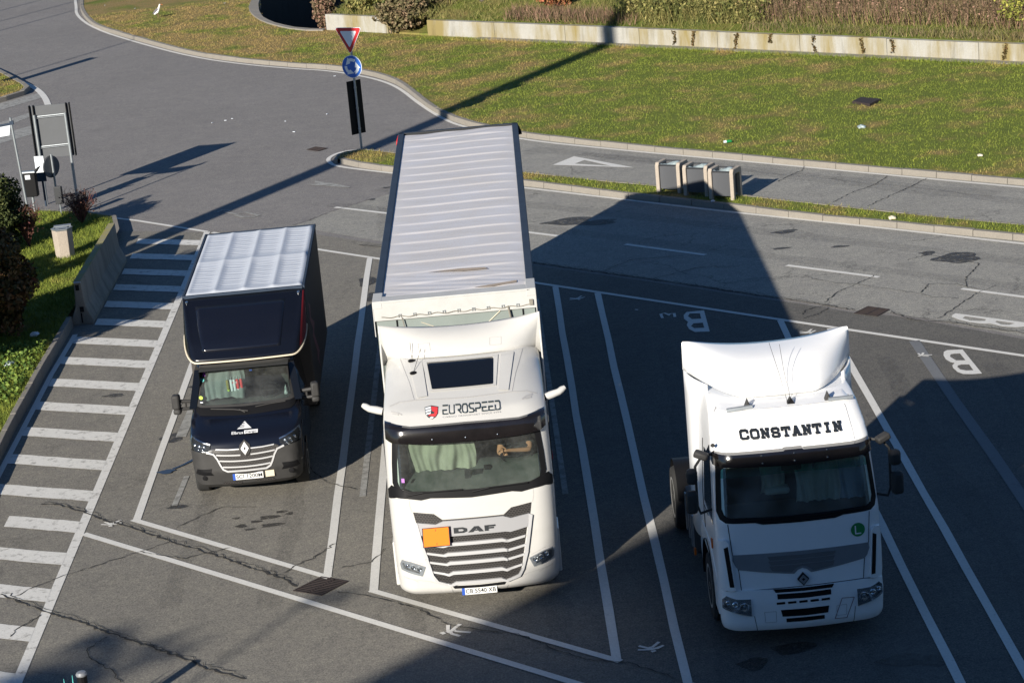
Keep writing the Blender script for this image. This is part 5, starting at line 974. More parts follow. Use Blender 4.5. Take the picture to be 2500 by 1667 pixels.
for nm, p in (('air_slot', [(0,.935),(.42,.945),(.39,.895),(0,.89)]), ('air_slot', [(0,.865),(.372,.872),(.37,.80),(0,.79)]), ('air_slot', [(0,.63),(.335,.635),(.315,.535),(0,.525)]), ('air_slot', [(0,.50),(.265,.50),(.265,.445),(0,.44)])): patch(nm, [sym(p)], S, 'black', bp_, off=.034, th=.008)
patch('small_slots', [[(x, .722), (x + .115, .724), (x + .112, .755), (x - .003, .752)] for x in (-.385, -.23, -.075, .08, .235)], S, 'black', bp_, off=.034, th=.008)
seams('bumper_seam', [[(-.70,.57),(-.665,.33)],[(.70,.575),(.672,.33)]], S, bp_, off=.031, w=.007)
seams('tow_cover', [[(-.56,.62),(-.40,.62),(-.40,.46),(-.55,.46),(-.56,.62)]], S, bp_, off=.031, w=.007, m='greyink')
seams('reflective_decal', [[(.52,.725),(.69,.715),(.575,.42),(.41,.425),(.52,.725)]], S, bp_, off=.032, w=.009, m='pink'); seams('decal_square', [[(.44,.62),(.58,.625),(.57,.47),(.44,.47),(.44,.62)]], S, bp_, off=.0325, w=.006, m='greyink')
HLp = [(.735,.825),(.93,.83),(1.06,.865),(1.115,.80),(1.118,.67),(.95,.625),(.735,.572)]
for sg in (1, -1):
    f = (lambda p: p) if sg > 0 else mir
    headlight(pt, f(HLp), S, [(sg*.83,.715,.065),(sg*.955,.755,.042),(sg*1.045,.775,.032)], [f([(.75,.60),(.93,.64),(1.07,.68),(1.07,.70),(.92,.67),(.75,.64)])], off=.034, bezel='reflector')
    patch('corner_deflector', [f([(.985,1.64),(1.03,1.685),(1.115,1.66),(1.136,1.55),(1.136,1.05),(1.12,.965),(1.0,.945),(.93,.965)])], S, 'white2', pt, off=.06, th=.07, da=.04)
    patch('corner_vent', [f([(1.0,1.60),(1.055,1.565),(1.008,1.01),(.95,1.015)])], S, 'black', pt, off=.066, th=.01, da=.04)
seams('panel_seam', [[(-.975,1.90),(-.94,1.46),(-.87,1.23),(-.852,.945)],[(.975,1.90),(.94,1.46),(.87,1.25),(.84,.96)],[(-1.05,.925),(-.85,.94),(.84,.955),(1.05,.93)]], S, pt, w=.010)
gb = patch('grey_band', [sym([(0, 1.457), (.94, 1.462), (.945, 1.38), (.91, 1.295), (.868, 1.245), (.5, 1.185), (.118, 1.137), (.062, 1.19), (0, 1.212)])], S, 'silverdark', pt, off=.010, th=.012)
for z0, z1, x in ((1.355, 1.405, .47), (1.285, 1.338, .46), (1.215, 1.268, .45)): patch('louvre', [sym([(0, z1), (x, z1 + .004), (x - .03, z0), (0, z0)] if z0 > 1.22 else [(0, z1), (x, z1 + .004), (x - .03, z0 - .01), (.15, z0 - .045), (.07, z0 + .012), (0, z0 + .03)])], lambda a, z: S(a, z) + .6 * (z - 1.31) * 0, 'mesh2', gb, off=.016, th=.02)
em = patch('emblem', [[(0,1.15),(.08,1.06),(0,.968),(-.08,1.06)]], S, 'black', pt, off=.045, th=.05)
patch('emblem_rim', [[[(0,1.13),(.062,1.06),(0,.99),(-.062,1.06)],[(0,1.085),(.026,1.06),(0,1.035),(-.026,1.06)]]], S, 'silverdark', em, off=.055, th=.01)
st = patch('round_sticker', [arc(.80, 1.665, .098, .098, 0, 345, 23)], S, 'green', pt, off=.008, th=0)
patch('sticker_letter', strokes([[(.765,1.72),(.765,1.612),(.838,1.612)]], .018), S, 'lettwhite', st, off=.012, th=0, inc=.0005)
patch('hood_notch', [sym([(0,1.915),(.40,1.915),(.55,1.93),(.60,1.905),(.50,1.876),(0,1.87)])], S, 'black', pt, off=.011, th=.01)
for a0, a1 in ((-.75, -.05), (.12, .85)): MB().tube([(a0, S(a0, 1.95) - .02, 1.945), (a1, S(a1, 1.96) - .03, 1.965)], .011, 6).build('wiper', 'black', pt)
patch('sun_band', [sym([(0, 2.635), (.97, 2.635), (1.005, 2.59), (1.015, 2.50), (0, 2.53)])], S, 'sunband', pt, off=.005, th=0, da=.04)
# slab-serif name
SB = {'C': [[(1,.72),(1,.9),(.8,1),(.2,1),(0,.85),(0,.15),(.2,0),(.8,0),(1,.12),(1,.28)]], 'O': [[(.2,0),(0,.18),(0,.82),(.2,1),(.8,1),(1,.82),(1,.18),(.8,0),(.2,0)]], 'N': [[(.12,0),(.12,1),(.88,0),(.88,1)],[(-.05,0),(.32,0)],[(.68,1),(1.05,1)],[(-.05,1),(.2,1)]], 'S': [[(.95,.72),(.95,.88),(.75,1),(.2,1),(.02,.85),(.02,.66),(.2,.54),(.8,.46),(.98,.34),(.98,.15),(.8,0),(.2,0),(.03,.12),(.03,.28)]], 'T': [[(.5,0),(.5,1)],[(.28,0),(.72,0)],[(-.02,.74),(-.02,1),(1.02,1),(1.02,.74)]], 'A': [[(.1,0),(.45,1),(.55,1),(.9,0)],[(.25,.32),(.75,.32)],[(-.08,0),(.28,0)],[(.72,0),(1.08,0)]], 'I': [[(.5,0),(.5,1)],[(.25,0),(.75,0)],[(.25,1),(.75,1)]]}
letters_on('roof_name', 'CONSTANTIN', -.70, .725, 2.994, 3.072, SB, .030, 'ink', pt, S, gap=.34, off=.03)
for a in (-.50, .62): MB().prism([(-.055, 0), (.055, 0), (.0, .14)], -.05, .05, lambda x, z, y, a=a: (a + x, .98 + y, 3.25 + z)).build('roof_bracket', 'plastic', pt, bevel=.01)
MB().tube([(-.80, .90, 3.27), (-.44, .92, 3.285)], .032, 8).build('air_horn', 'galv', pt, smooth=40); MB().tube([(.62, .92, 3.285), (.97, .95, 3.28)], .028, 8).build('air_horn', 'galv', pt, smooth=40)
q = MB(); q.prism([(-.06, 0), (.06, 0), (.0, .10)], -.05, .05, lambda x, z, y: (.10 + x, .97 + y, 3.26 + z)); q.tube([(.06, .96, 3.27), (.0, 1.2, 3.62), (-.10, 1.35, 4.05)], .003, 5); q.tube([(.10, .97, 3.34), (.07, 1.25, 3.66), (.05, 1.4, 4.0)], .003, 5); q.build('antenna', 'black', pt)
patch('roof_step', [[(-.92,3.262),(.92,3.262),(.88,3.288),(-.88,3.288)]], S, 'white2', pt, off=.12, th=.2, dz=.01)
seams('roof_seam', [[(-.97,3.23),(-.93,3.262),(0,3.262),(.93,3.262),(.97,3.23)],[(.86,2.87),(.83,3.22)]], S, pt, m='greyink', w=.006, off=.03)
rows = []
for i in range(15):
    t = i / 14; r = []
    for j in range(49):
        u = -1 + 2 * j / 48; au = abs(u); s = max(0, (au - .42) / .58)
        b0 = 1.22 + .10 * au + 1.2 * s ** 1.7; z0 = 3.315 - .02 * au + .11 * s ** 1.5; a0 = u * (1.08 + .10 * s); b1 = 2.58 - .06 * (1 - au * au); z1 = 3.69 + .115 * au ** 2.2; a1 = u * 1.185
        hb = .13 * math.sin(math.pi * t ** .75) * (1 - .35 * au ** 4); r.append((a0 + (a1 - a0) * t, b0 + (b1 - b0) * t, z0 + (z1 - z0) * t ** .9 + hb))
    r = [(r[0][0], r[0][1] + .06 * (1 - t), 3.40)] + r + [(r[-1][0], r[-1][1] + .06 * (1 - t), 3.40)]; rows.append(r)
o = MB().grid(rows).build('roof_deflector', 'white2', pt, smooth=50); sm = o.modifiers.new('t', 'SOLIDIFY'); sm.thickness = .035; sm.offset = -1
for sg in (1, -1):
    q = MB(); q.grid([[(sg * (.98 + .22 * math.sin(min(1, (b - 1.75) / .75) * math.pi / 2)), b, z) for b in np.linspace(1.75, 2.75, 14)] for z in (.95, 1.6, 2.4, 3.1, 3.39)]); o = q.build('side_fairing', 'white2', pt, smooth=50); sm = o.modifiers.new('t', 'SOLIDIFY'); sm.thickness = .03
    q = MB(); q.prism([(.42, 1.80), (.52, 2.0), (.72, 2.86), (1.05, 2.66), (1.35, 2.62), (1.38, 1.82)], 1.09, 1.148, lambda b, z, a: (sg * (a - .050 * max(0, (z - 1.9))), b, z)); q.build('door_window', 'darkglass', pt)
    q = MB(); q.box((sg * 1.42, .33, 2.19), (.165, .15, .33), rz=sg * .2); q.build('mirror', 'plastic', pt, bevel=.05, smooth=50)
    q = MB(); q.box((sg * 1.40, .33, 2.56), (.155, .15, .22), rz=sg * .2); q.build('mirror', 'plastic', pt, bevel=.05, smooth=50)
    q = MB(); q.tube([(sg * 1.10, .50, 2.80), (sg * 1.25, .40, 2.80), (sg * 1.34, .38, 2.68), (sg * 1.34, .40, 2.1), (sg * 1.30, .42, 1.98), (sg * 1.12, .5, 2.0)], .02, 8); q.build('mirror_arm', 'plastic', pt, smooth=40)
    q = MB(); q.box((sg * 1.25, .35, 2.85), (.20, .14, .10), rz=sg * .3, ry=sg * -.35); q.build('kerb_mirror', 'plastic', pt, bevel=.03, smooth=50)
    q = MB(); P = [(1.38 + .72 * math.cos(R(t_)), .52 + .66 * math.sin(R(t_))) for t_ in range(-8, 189, 14)]; q.grid([[(sg * x, b, z) for b, z in P] for x in (.8, 1.16)]); q.prism(P + [(.66, .36), (.66, 1.03), (2.2, 1.06), (2.2, .42)][::1], 1.10, 1.165, lambda b, z, a: (sg * a, b, z)) if False else None
    q.build('mudguard', 'black', pt, smooth=40)
    q = MB(); q.prism([(.30, .50), (.34, 1.06), (1.0, 1.32), (1.9, 1.32), (2.25, 1.06), (2.28, .95), (2.02, .95), (1.75, 1.15), (1.38, 1.22), (1.0, 1.13), (.80, .95), (.72, .50)], 1.08, 1.15, lambda b, z, a: (sg * a, b, z)); q.build('wing_panel', 'white2', pt, bevel=.02)
    q = MB(); q.tube([(sg * (1.143), 1.52, 1.35), (sg * 1.143, 1.55, 1.9), (sg * 1.10, 1.5, 2.7)], .007, 5); q.tube([(sg * 1.143, 1.0, 1.72), (sg * 1.143, 1.5, 1.70)], .006, 5); q.build('door_seam', 'black', pt)
    wheel('wheel', (sg * 1.0, 1.38, .5), .5, .30, pt, side=sg); wheel('wheel', (sg * 1.02, 5.1, .51), .51, .52, pt, side=sg)
    q = MB(); P = [(5.1 + .60 * math.cos(R(t_)), .55 + .58 * math.sin(R(t_))) for t_ in range(10, 171, 16)]; q.grid([[(sg * x, b, z) for b, z in P] for x in (.72, 1.25)]); q.build('mudguard', 'black', pt, smooth=40)
    q = MB(); q.span((sg * .62, 2.75, .42), (sg * 1.19, 4.2, 1.05)); ft = q.build('fuel_tank', 'darkmetal', pt, bevel=.08)
    q = MB()
    for b in (2.85, 3.15, 3.5, 3.85): q.span((sg * 1.185, b, .42), (sg * 1.205, b + .07, 1.02))
    q.build('tank_strap', 'galv', ft)
    q = MB(); q.box((sg * 1.215, 2.62, .55), (.03, .06, .1)); q.build('side_marker', 'amber', pt)
    q = MB(); q.box((sg * 1.155, .62, 1.45), (.02, .05, .14)); q.build('indicator', 'amber', pt)
q = MB(); q.lathe([(.03, 0), (.028, -.012), (.02, -.02)], (-1.075, .42, 2.95), 'Y', 10); q.build('roof_lamp', 'plastic', pt)
q = MB(); q.span((-.42, .6, .6), (-.33, 5.9, .9)); q.span((.33, .6, .6), (.42, 5.9, .9)); q.span((-.5, 4.3, .9), (.5, 5.2, 1.08)); q.span((-1.0, .25, .4), (1.0, 2.2, 1.15)); q.build('chassis', 'darkmetal', pt)
liner(pt, 1.04, .48, 2.2, 1.3, 2.72)
rows = []
for b, z in ((None, 1.945), (.30, 1.99), (.46, 2.02), (.60, 2.0), (.62, 1.4)): rows.append([(a, (S(a, 1.95) + .035) if b is None else b, z) for a in [-1.0 + 2.0 * i / 20 for i in range(21)]])
MB().grid(rows).build('dashboard', 'cabin', pt, smooth=30)
curtain('curtain', 'cloth_pale', pt, .02, .62, (.36, 2.03), (.40, 2.62), 3, .03); curtain('curtain', 'cloth_blue', pt, .60, .97, (.34, 2.03), (.42, 2.62), 2, .02); curtain('curtain', 'cloth_pale', pt, -.42, -.10, (.75, 2.05), (.62, 2.5), 1.5, .04)
q = MB(); q.box((-.2, .7, 2.12), (.35, .2, .1)); q.build('bedding', 'cloth_pale', pt, bevel=.04)
q = MB(); q.box((.22, .45, 2.52), (.26, .05, .13)); q.build('interior_mirror', 'black', pt, bevel=.02)
q = MB(); q.box((-.02, .38, 2.56), (.28, .05, .12)); q.build('interior_mirror', 'black', pt, bevel=.02)
# ------------------------------------------------------------------ street furniture
def drain(name, pts, label, z=0.012):
    o = thing(name, label, 'drain cover', (0, 0, 0)); P = [Vector((x, y, 0)) for x, y in pts]; f = lambda u, v: P[0] + (P[1] - P[0]) * v + (P[3] - P[0]) * u + (P[2] - P[1] - P[3] + P[0]) * u * v
    c = sum(P, Vector()) / 4; o.location = (c.x, c.y, 0); L = lambda u, v, h: tuple(f(u, v) - c + Vector((0, 0, h)))
    q = MB(); q.add([L(0, 0, z), L(1, 0, z), L(1, 1, z), L(0, 1, z)], [(0, 1, 2, 3)]); q.build('pit', 'void', o)
    q = MB()
    def bar(u0, v0, u1, v1): q.add([L(u0, v0, z), L(u1, v0, z), L(u1, v1, z), L(u0, v1, z), L(u0, v0, z + .008), L(u1, v0, z + .008), L(u1, v1, z + .008), L(u0, v1, z + .008)], [(4, 5, 6, 7), (0, 1, 5, 4), (1, 2, 6, 5), (2, 3, 7, 6), (3, 0, 4, 7)])
    for u in (0, .49, .95): bar(u, 0, u + .05, 1)
    for v in (0, .95): bar(.05, v, .95, v + .05)
    for i in range(9): v = .11 + i * .093; bar(.052, v, .488, v + .03); bar(.542, v, .948, v + .03)
    q.build('grate', 'rust', o); return o
drain('drain_grate', [(-3.72,33.80),(-3.30,34.28),(-2.86,33.98),(-3.26,33.5)], 'rusty square drain grate at the corner of painted bay lines, nearest the photographer')
drain('drain_grate', [(7.02,46.13),(7.38,46.54),(7.78,46.16),(7.44,45.75)], 'rusty drain grate in the through road beyond the trailerless tractor')
drain('drain_grate', [(-5.54,68.4),(-5.29,68.72),(-4.9,68.33),(-5.17,68.01)], 'small worn drain grate in the road left of the roundabout sign')
drain('drain_grate', [(-12.36,64.98),(-12.09,65.25),(-11.74,65.07),(-11.97,64.75)], 'drain grate in the road just behind the tall signboard frame')
q = MB(); q.prism([(10.48,67.24),(10.82,67.74),(11.32,67.2),(10.88,66.57)], .1, .215); tag(q.build('manhole_slab', 'rust', bevel=.02), 'square brown manhole slab set in the grass field', 'manhole cover')

# road sign on the island
def disc(mb, r, y0, y1, n=32): mb.lathe([(r, y0), (r, y1)], (0, 0, 0), 'Y', n)
sg_ = thing('road_sign', 'give way triangle and blue roundabout disc on one grey pole', 'road sign', (-3.845, 67.21, .13), 0)
q = MB(); q.tube([(0, 0, 0), (0, 0, 3.42)], .035, 12); q.build('pole', 'galv', sg_, smooth=40)
RZ = R(-28)
rot = lambda x, y, z: (x * math.cos(RZ) - y * math.sin(RZ), x * math.sin(RZ) + y * math.cos(RZ), z)
def panel(mb, poly, y0, y1, cz, cx=0.0, rr=rot): mb.prism(poly, y0, y1, lambda x, z, y: rr(x + cx, y, z + cz))
tri = lambda s, r=.05: [p for cx, cz, a0 in ((s/2 - 1.73*r, -r, -30+30), (0, -s*.866 + 2*r, 0), (-s/2 + 1.73*r, -r, 0)) for p in [(cx, cz)]]
def rtri(s, r=.04):
    C = [(s/2 - 1.732*r, -r, 90, -30), (0, -s*.866 + 2*r, -30, -150), (-s/2 + 1.732*r, -r, 210, 90)]; P = []
    for cx, cz, a0, a1 in C: P += [(cx + r*math.cos(R(a0 + (a1-a0)*i/5)), cz + r*math.sin(R(a0 + (a1-a0)*i/5))) for i in range(6)]
    return P
q = MB(); panel(q, rtri(.90), -.055, -.04, 3.55); o = q.build('give_way_triangle', 'signwhite', sg_)
q = MB(); panel(q, scale_loop(rtri(.90), (.955, .955), (0, -.26)), -.060, -.055, 3.55); q.build('red_border', 'red', o)
q = MB(); panel(q, scale_loop(rtri(.90), (.62, .62), (0, -.26)), -.065, -.060, 3.55); q.build('white_field', 'signwhite', o)
q = MB(); panel(q, arc(0, 0, .33, .33, 0, 352, 44), -.055, -.04, 2.42); o = q.build('roundabout_disc', 'signwhite', sg_)
q = MB(); panel(q, arc(0, 0, .315, .315, 0, 352, 44), -.060, -.055, 2.42); q.build('blue_field', 'blue', o)
for i in range(3):
    a0 = 75 + i * 120; q = MB(); ou = arc(0, 0, .24, .24, a0 - 20, a0 + 42, 8); inn = arc(0, 0, .155, .155, a0 + 42, a0 - 20, 8)
    hd = [(.285*math.cos(R(a0+38)), .285*math.sin(R(a0+38))), (.20*math.cos(R(a0+92)), .20*math.sin(R(a0+92))), (.105*math.cos(R(a0+38)), .105*math.sin(R(a0+38)))]
    panel(q, ou[:-1] + hd + inn[1:], -.064, -.060, 2.42); q.build('arrow', 'signwhite', o)
RB = R(35); rotb = lambda x, y, z: (x * math.cos(RB) - y * math.sin(RB), x * math.sin(RB) + y * math.cos(RB), z)
q = MB(); panel(q, [(-.235, -.78), (.235, -.78), (.235, .78), (-.235, .78)], .05, .075, 1.22, 0, rotb); q.build('back_panel', 'black', sg_)
q = MB()
for z in (3.3, 3.05, 2.6, 2.25, 1.8, 1.2, .6): q.lathe([(.045, -.02), (.045, .02)], (0, 0, z), 'Z', 12)
q.build('clamp', 'galv', sg_)

# signboard frame seen from behind
gs = thing('signboard', 'large grey signboard seen from behind on two tall steel posts', 'signboard', (-12.1, 64.05, 0), R(-2))
for x in (-.43, .43): q = MB(); q.tube([(x, 0, 0), (x, 0, 2.52)], .04, 10); q.build('post', 'galv', gs, smooth=40)
q = MB(); q.span((-.54, .07, 1.30), (.55, .10, 2.76)); q.build('board', 'signback', gs)
for x in (-.55, -.44, .56, .47): MB().span((x - .012, .0, 1.30 + .06 * (x in (-.44, .47))), (x + .012, .13, 2.78)).build('edge_flange', 'black', gs)
for z in (2.46, 1.62): MB().tube([(-.43, .06, z), (.43, .06, z + .02)], .016, 8).build('crossbar', 'galv', gs, smooth=40); MB().tube([(-.43, .03, z - .04), (.43, .03, z - .02)], .008, 6).build('crossbar', 'galv', gs)
# parking meter, small signs, lamp board
ds = thing('round_sign', 'round traffic sign seen edge-on from behind, near the signboard posts', 'road sign', (-12.02, 63.0, .2), R(55))
q = MB(); q.tube([(0, 0, 0), (0, 0, 1.4)], .03, 10); q.build('post', 'galv', ds, smooth=40)
q = MB(); q.lathe([(.30, .04), (.30, .065)], (0, 0, 1.05), 'Y', 32); q.build('disc', 'signback', ds, smooth=30)
q = MB(); q.lathe([(.304, .062), (.304, .072)], (0, 0, 1.05), 'Y', 32); q.build('disc_front', 'black', ds)
q = MB(); q.box((.12, .07, 1.03), (.14, .006, .02)); q.build('maker_mark', 'teal', ds)
bs = thing('blue_sign', 'small pale blue rectangular sign in front of the left signboard post', 'road sign', (-12.33, 62.9, .2), R(-8))
q = MB(); q.tube([(0, 0, 0), (0, 0, 1.35)], .03, 10); q.build('post', 'slate', bs, smooth=40)
q = MB(); q.span((-.13, -.05, .95), (.13, -.03, 1.40)); q.build('panel', 'signwhite', bs)
q = MB(); q.span((-.13, -.051, .70), (.13, -.03, .948)); q.build('lower_panel', 'slate', bs)
kb = thing('key_box', 'small dark box on a short post right of the blue sign', 'box', (-11.72, 61.7, .2), R(-10))
q = MB(); q.tube([(0, 0, 0), (0, 0, .5)], .025, 8); q.build('post', 'galv', kb, smooth=40)
q = MB(); q.span((-.10, -.06, .28), (.10, .06, .76)); q.build('housing', 'darkmetal', kb, bevel=.01)
lb = thing('lamp_board', 'white board hanging from a dark arm on a slim pole at the left edge', 'signboard', (-12.42, 60.9, .2), 0)
q = MB(); q.tube([(0, 0, 0), (-.12, 0, 2.86)], .03, 10); q.build('pole', 'galv', lb, smooth=40)
q = MB(); q.tube([(-.10, 0, 2.70), (-.95, 0, 2.62)], .03, 8); q.box((-.10, 0, 2.72), (.10, .07, .10)); q.build('arm', 'slate', lb, smooth=40)
q = MB(); q.prism([(-.14, 2.66), (-.95, 2.58), (-.95, 2.34), (-.20, 2.40)], -.03, .02, lambda x, z, y: (x, y, z)); q.build('board', 'signwhite', lb)
pm = thing('parking_meter', 'dark ticket machine on a post with a bright tile and a hood', 'parking meter', (-12.55, 62.35, .2), R(-5))
q = MB(); q.tube([(0, 0, 0), (0, 0, .5)], .035, 10); q.build('post', 'galv', pm, smooth=40)
q = MB(); q.span((-.17, -.10, .42), (.17, .12, 1.08)); q.build('housing', 'black', pm, bevel=.02)
q = MB(); q.box((0, -.02, 1.10), (.40, .34, .035), rx=-.1); q.build('hood', 'galv', pm)
q = MB(); q.box((-.03, -.107, .97), (.14, .012, .12)); q.build('display_tile', 'signwhite', pm)
q = MB(); q.prism([(.12, 1.1), (.22, 1.08), (.34, 1.24), (.24, 1.2)], -.03, .03, lambda x, z, y: (x, y, z)); q.build('flap', 'black', pm)

# concrete hexagonal bin
hb = thing('concrete_bin', 'hexagonal exposed-aggregate concrete litter bin on the left verge', 'litter bin', (-10.83, 56.75, .19), R(8))
q = MB(); hexp = [(.27 * math.cos(R(60 * i + 30)), .27 * math.sin(R(60 * i + 30))) for i in range(6)]; q.lathe([(.235, 0), (.255, .70)], (0, 0, 0), 'Z', 6); q.build('body', 'agg', hb, bevel=.012)
q = MB(); q.lathe([(.25, .70), (.27, .73), (.27, .745), (.20, .745), (.20, .705)], (0, 0, 0), 'Z', 6); q.build('lid_frame', 'galv', hb)
q = MB(); q.box((.02, .1, .77), (.42, .10, .025), rx=.15); q.box((0, 0, .752), (.30, .26, .006)); q.build('lid', 'galv', hb)
# three litter bins on the island
def bin_(c, rz, label):
    t = thing('litter_bin', label, 'litter bin', c, rz, 'concrete litter bins in a row on the island')
    for x in (-.29, .29):
        q = MB(); ou = [(-.27, 0), (-.27, .70), (-.22, .78), (.22, .78), (.27, .70), (.27, 0), (.16, 0), (.16, .60), (.12, .64), (-.12, .64), (-.16, .60), (-.16, 0)]
        q.prism(ou, -.05, .05, lambda y, z, xx, x=x: (x + xx, y, z)); q.build('concrete_frame', 'agg', t, bevel=.015)
    q = MB(); rows = []
    for z in (.10, .72):
        r = []
        for sgn in (-1, 1):
            xs = np.linspace(-.235, .235, 29) * (1 if sgn < 0 else -1)
            for i, x in enumerate(xs): r.append((x, sgn * (.21 + .03 * (1 - (x / .235) ** 2) - (.014 if i % 2 else 0)), z))
        rows.append(r)
    q.grid(rows, closed=True); q.add(rows[0], [tuple(range(len(rows[0])))]); q.build('slatted_basket', 'basket', t)
    q = MB(); q.grid([[(x, y, .70 + .035 * math.sin(9 * x + 7 * y) + .03 * math.cos(13 * y - 5 * x) + random.uniform(-.02, .02)) for x in np.linspace(-.23, .23, 10)] for y in np.linspace(-.22, .22, 10)]); q.build('bin_liner', 'bag', t, smooth=80)
    q = MB(); q.tube([(-.235, -.235, .715), (.235, -.235, .715)], .02, 6); q.tube([(-.235, .235, .73), (.235, .235, .73)], .016, 6); q.build('basket_rim', 'darkmetal', t); return t
bin_((4.42, 58.15, .135), R(-30), 'leftmost of the three concrete-framed litter bins on the island')
bin_((5.05, 57.52, .135), R(-30), 'middle of the three concrete-framed litter bins, truck shadow rounding its front')
bin_((5.62, 56.85, .135), R(-30), 'rightmost of the three concrete-framed litter bins, casting its shadow on the slip road')
# jersey barrier
jb = thing('concrete_barrier', 'mossy-topped concrete safety barrier beside the hatched markings', 'barrier', (-9.53, 50.8, 0), 0)
q = MB(); pf = [(-.25, 0), (-.25, .10), (-.11, .42), (-.075, 1.0), (.075, 1.0), (.11, .42), (.25, .10), (.25, 0)]
q.prism(pf, 0, 5.62, lambda x, z, y: (x, y, z)); q.build('barrier_body', 'barrier', jb, bevel=.02)
q = MB(); q.prism([(-.076, 0.995), (-.078, 1.012), (.078, 1.012), (.076, .995)], .02, 5.6, lambda x, z, y: (x, y, z)); q.build('moss', 'lichen', jb)
q = MB(); q.span((-.05, -.012, .80), (.03, .02, .93)); q.span((-.02, -.012, .3), (.07, .02, .42)); q.span((-.015, -.012, .05), (.015, .02, .28)); q.build('coupling_slot', 'void', jb)
q = MB(); q.tube([(-.07, -.015, .985), (.08, -.015, .985)], .022, 6); q.build('bracket', 'rim', jb)
# litter
q = MB(); q.tube([(0, 0, .03), (.07, .02, .035), (.14, .035, .03)], [.038, .042, .036], 12); o = q.build('soft_drink_can', 'green', None, smooth=40); o.location = (6.36, 63.3, .15); tag(o, 'green and white crushed carton in the grass by the kerb', 'litter')
q = MB(); q.tube([(-.07, -.015, .035), (.0, 0, .035)], [.036, .040], 12); q.build('label_patch', 'signwhite', o, smooth=40)
def bagob(name, loc, s, label, m='bag'):
    bm = bmesh.new(); bmesh.ops.create_icosphere(bm, subdivisions=3, radius=1.0)
    for v_ in bm.verts: v_.co *= s * (1 + .25 * math.sin(5 * v_.co.x + 2) * math.cos(4 * v_.co.y) + random.uniform(-.12, .12)); v_.co.z *= .5
    me = bpy.data.meshes.new(name); bm.to_mesh(me); bm.free(); o = link(name, me, m); o.location = loc; finish(o, 60); return tag(o, label, 'litter')
bagob('plastic_bag', (10.15, 63.7, .17), .11, 'crumpled clear plastic bag in the middle of the grass field')
bagob('plastic_bag', (-10.35, 49.4, .26), .10, 'white scrap of plastic in the dark verge by the barrier', 'signwhite')
bagob('plastic_bag', (-10.5, 47.2, .27), .11, 'flattened grey bag in the bright grass of the left verge')
bagob('paper_scrap', (9.1, 53.2, .16), .09, 'pale crumpled paper on the grass island at right', 'trimwhite')
bagob('paper_scrap', (12.4, 58.9, .16), .07, 'pale scrap in the field near the right kerb', 'trimwhite')
bagob('paper_scrap', (5.25, 56.45, .18), .05, 'tiny white scrap under the rightmost litter bin', 'signwhite')
q_ = [(-8.9,74.2),(-8.5,74.4),(-8.3,74.6),(-6.5,73.3),(-6.1,71.4),(-5.3,81.0),(-5.2,73.9),(-16.3,106.2),(-16.9,108.5),(-15.0,107.9),(-16.6,104.4),(-15.0,102.4),(-11.0,101.5)]
for i, (x, y) in enumerate(q_):
    w = random.uniform(.02, .04); L_ = random.uniform(.05, .14); o = MB().box((0, 0, .012), (L_, w, .014)).build('paper_scrap', 'signwhite'); o.location = (x, y, .0 if i < 7 else .15); o.rotation_euler[2] = random.uniform(0, 3)
    tag(o, 'tiny white scrap lying on the road left of the roundabout sign' if i < 7 else 'tiny white scrap in the turf near the far left kerb', 'litter', 'scraps of litter on the road' if i < 7 else 'scraps of litter in the turf')
# bird
bd = thing('heron', 'white-breasted grey-backed wading bird standing on the grass', 'bird', (-13.54, 98.8, .13), R(-10))
skin('body', {'tail': ((-.19, 0, .16), .03), 'rump': ((-.12, 0, .22), .065), 'breast': ((.0, 0, .32), .085), 'shoulder': ((.06, 0, .42), .055), 'neck': ((.085, 0, .50), .034), 'head': ((.115, 0, .575), .036), 'brow': ((.15, 0, .58), .022), 'hip': ((-.03, 0, .22), .04)}, [('breast','rump'),('rump','tail'),('breast','shoulder'),('shoulder','neck'),('neck','head'),('head','brow'),('breast','hip')], 'feather', bd, 2)
for sgn in (1, -1):
    skin('wing', {'a': ((.03, sgn * .055, .42), (.02, .035)), 'b': ((-.08, sgn * .07, .33), (.022, .05)), 'c': ((-.22, sgn * .05, .20), (.012, .02))}, [('a','b'),('b','c')], 'featherg', bd, 2)
    q = MB(); q.tube([(-.02, sgn * .03, .22), (-.01, sgn * .03, .10), (-.03, sgn * .03, .0), (.03, sgn * .03, .0)], [.012, .008, .007, .005], 6); q.build('leg', 'weed', bd)
q = MB(); q.tube([(.16, 0, .578), (.25, 0, .562)], [.012, .003], 8); q.build('beak', 'amber', bd)

# ------------------------------------------------------------------ vegetation
def inside(poly, pts):
    x, y = pts[:, 0], pts[:, 1]; c = np.zeros(len(pts), bool); n = len(poly)
    for i in range(n):
        x0, y0 = poly[i]; x1, y1 = poly[(i + 1) % n]; cond = (y0 > y) != (y1 > y); xi = (x1 - x0) * (y - y0) / ((y1 - y0) if y1 != y0 else 1e-9) + x0; c ^= cond & (x < xi)
    return c
def scatter(poly, n, box): p = np.stack([RNG.uniform(box[0], box[1], n), RNG.uniform(box[2], box[3], n)], 1); return p[inside(poly, p)]
def tufts(p, z, per, spread):
    b = np.repeat(p, per, 0) + RNG.normal(0, spread, (len(p) * per, 2)); return np.column_stack([b, np.full(len(b), z)])
p = scatter(field, 150000, (-19, 18, 54, 112))
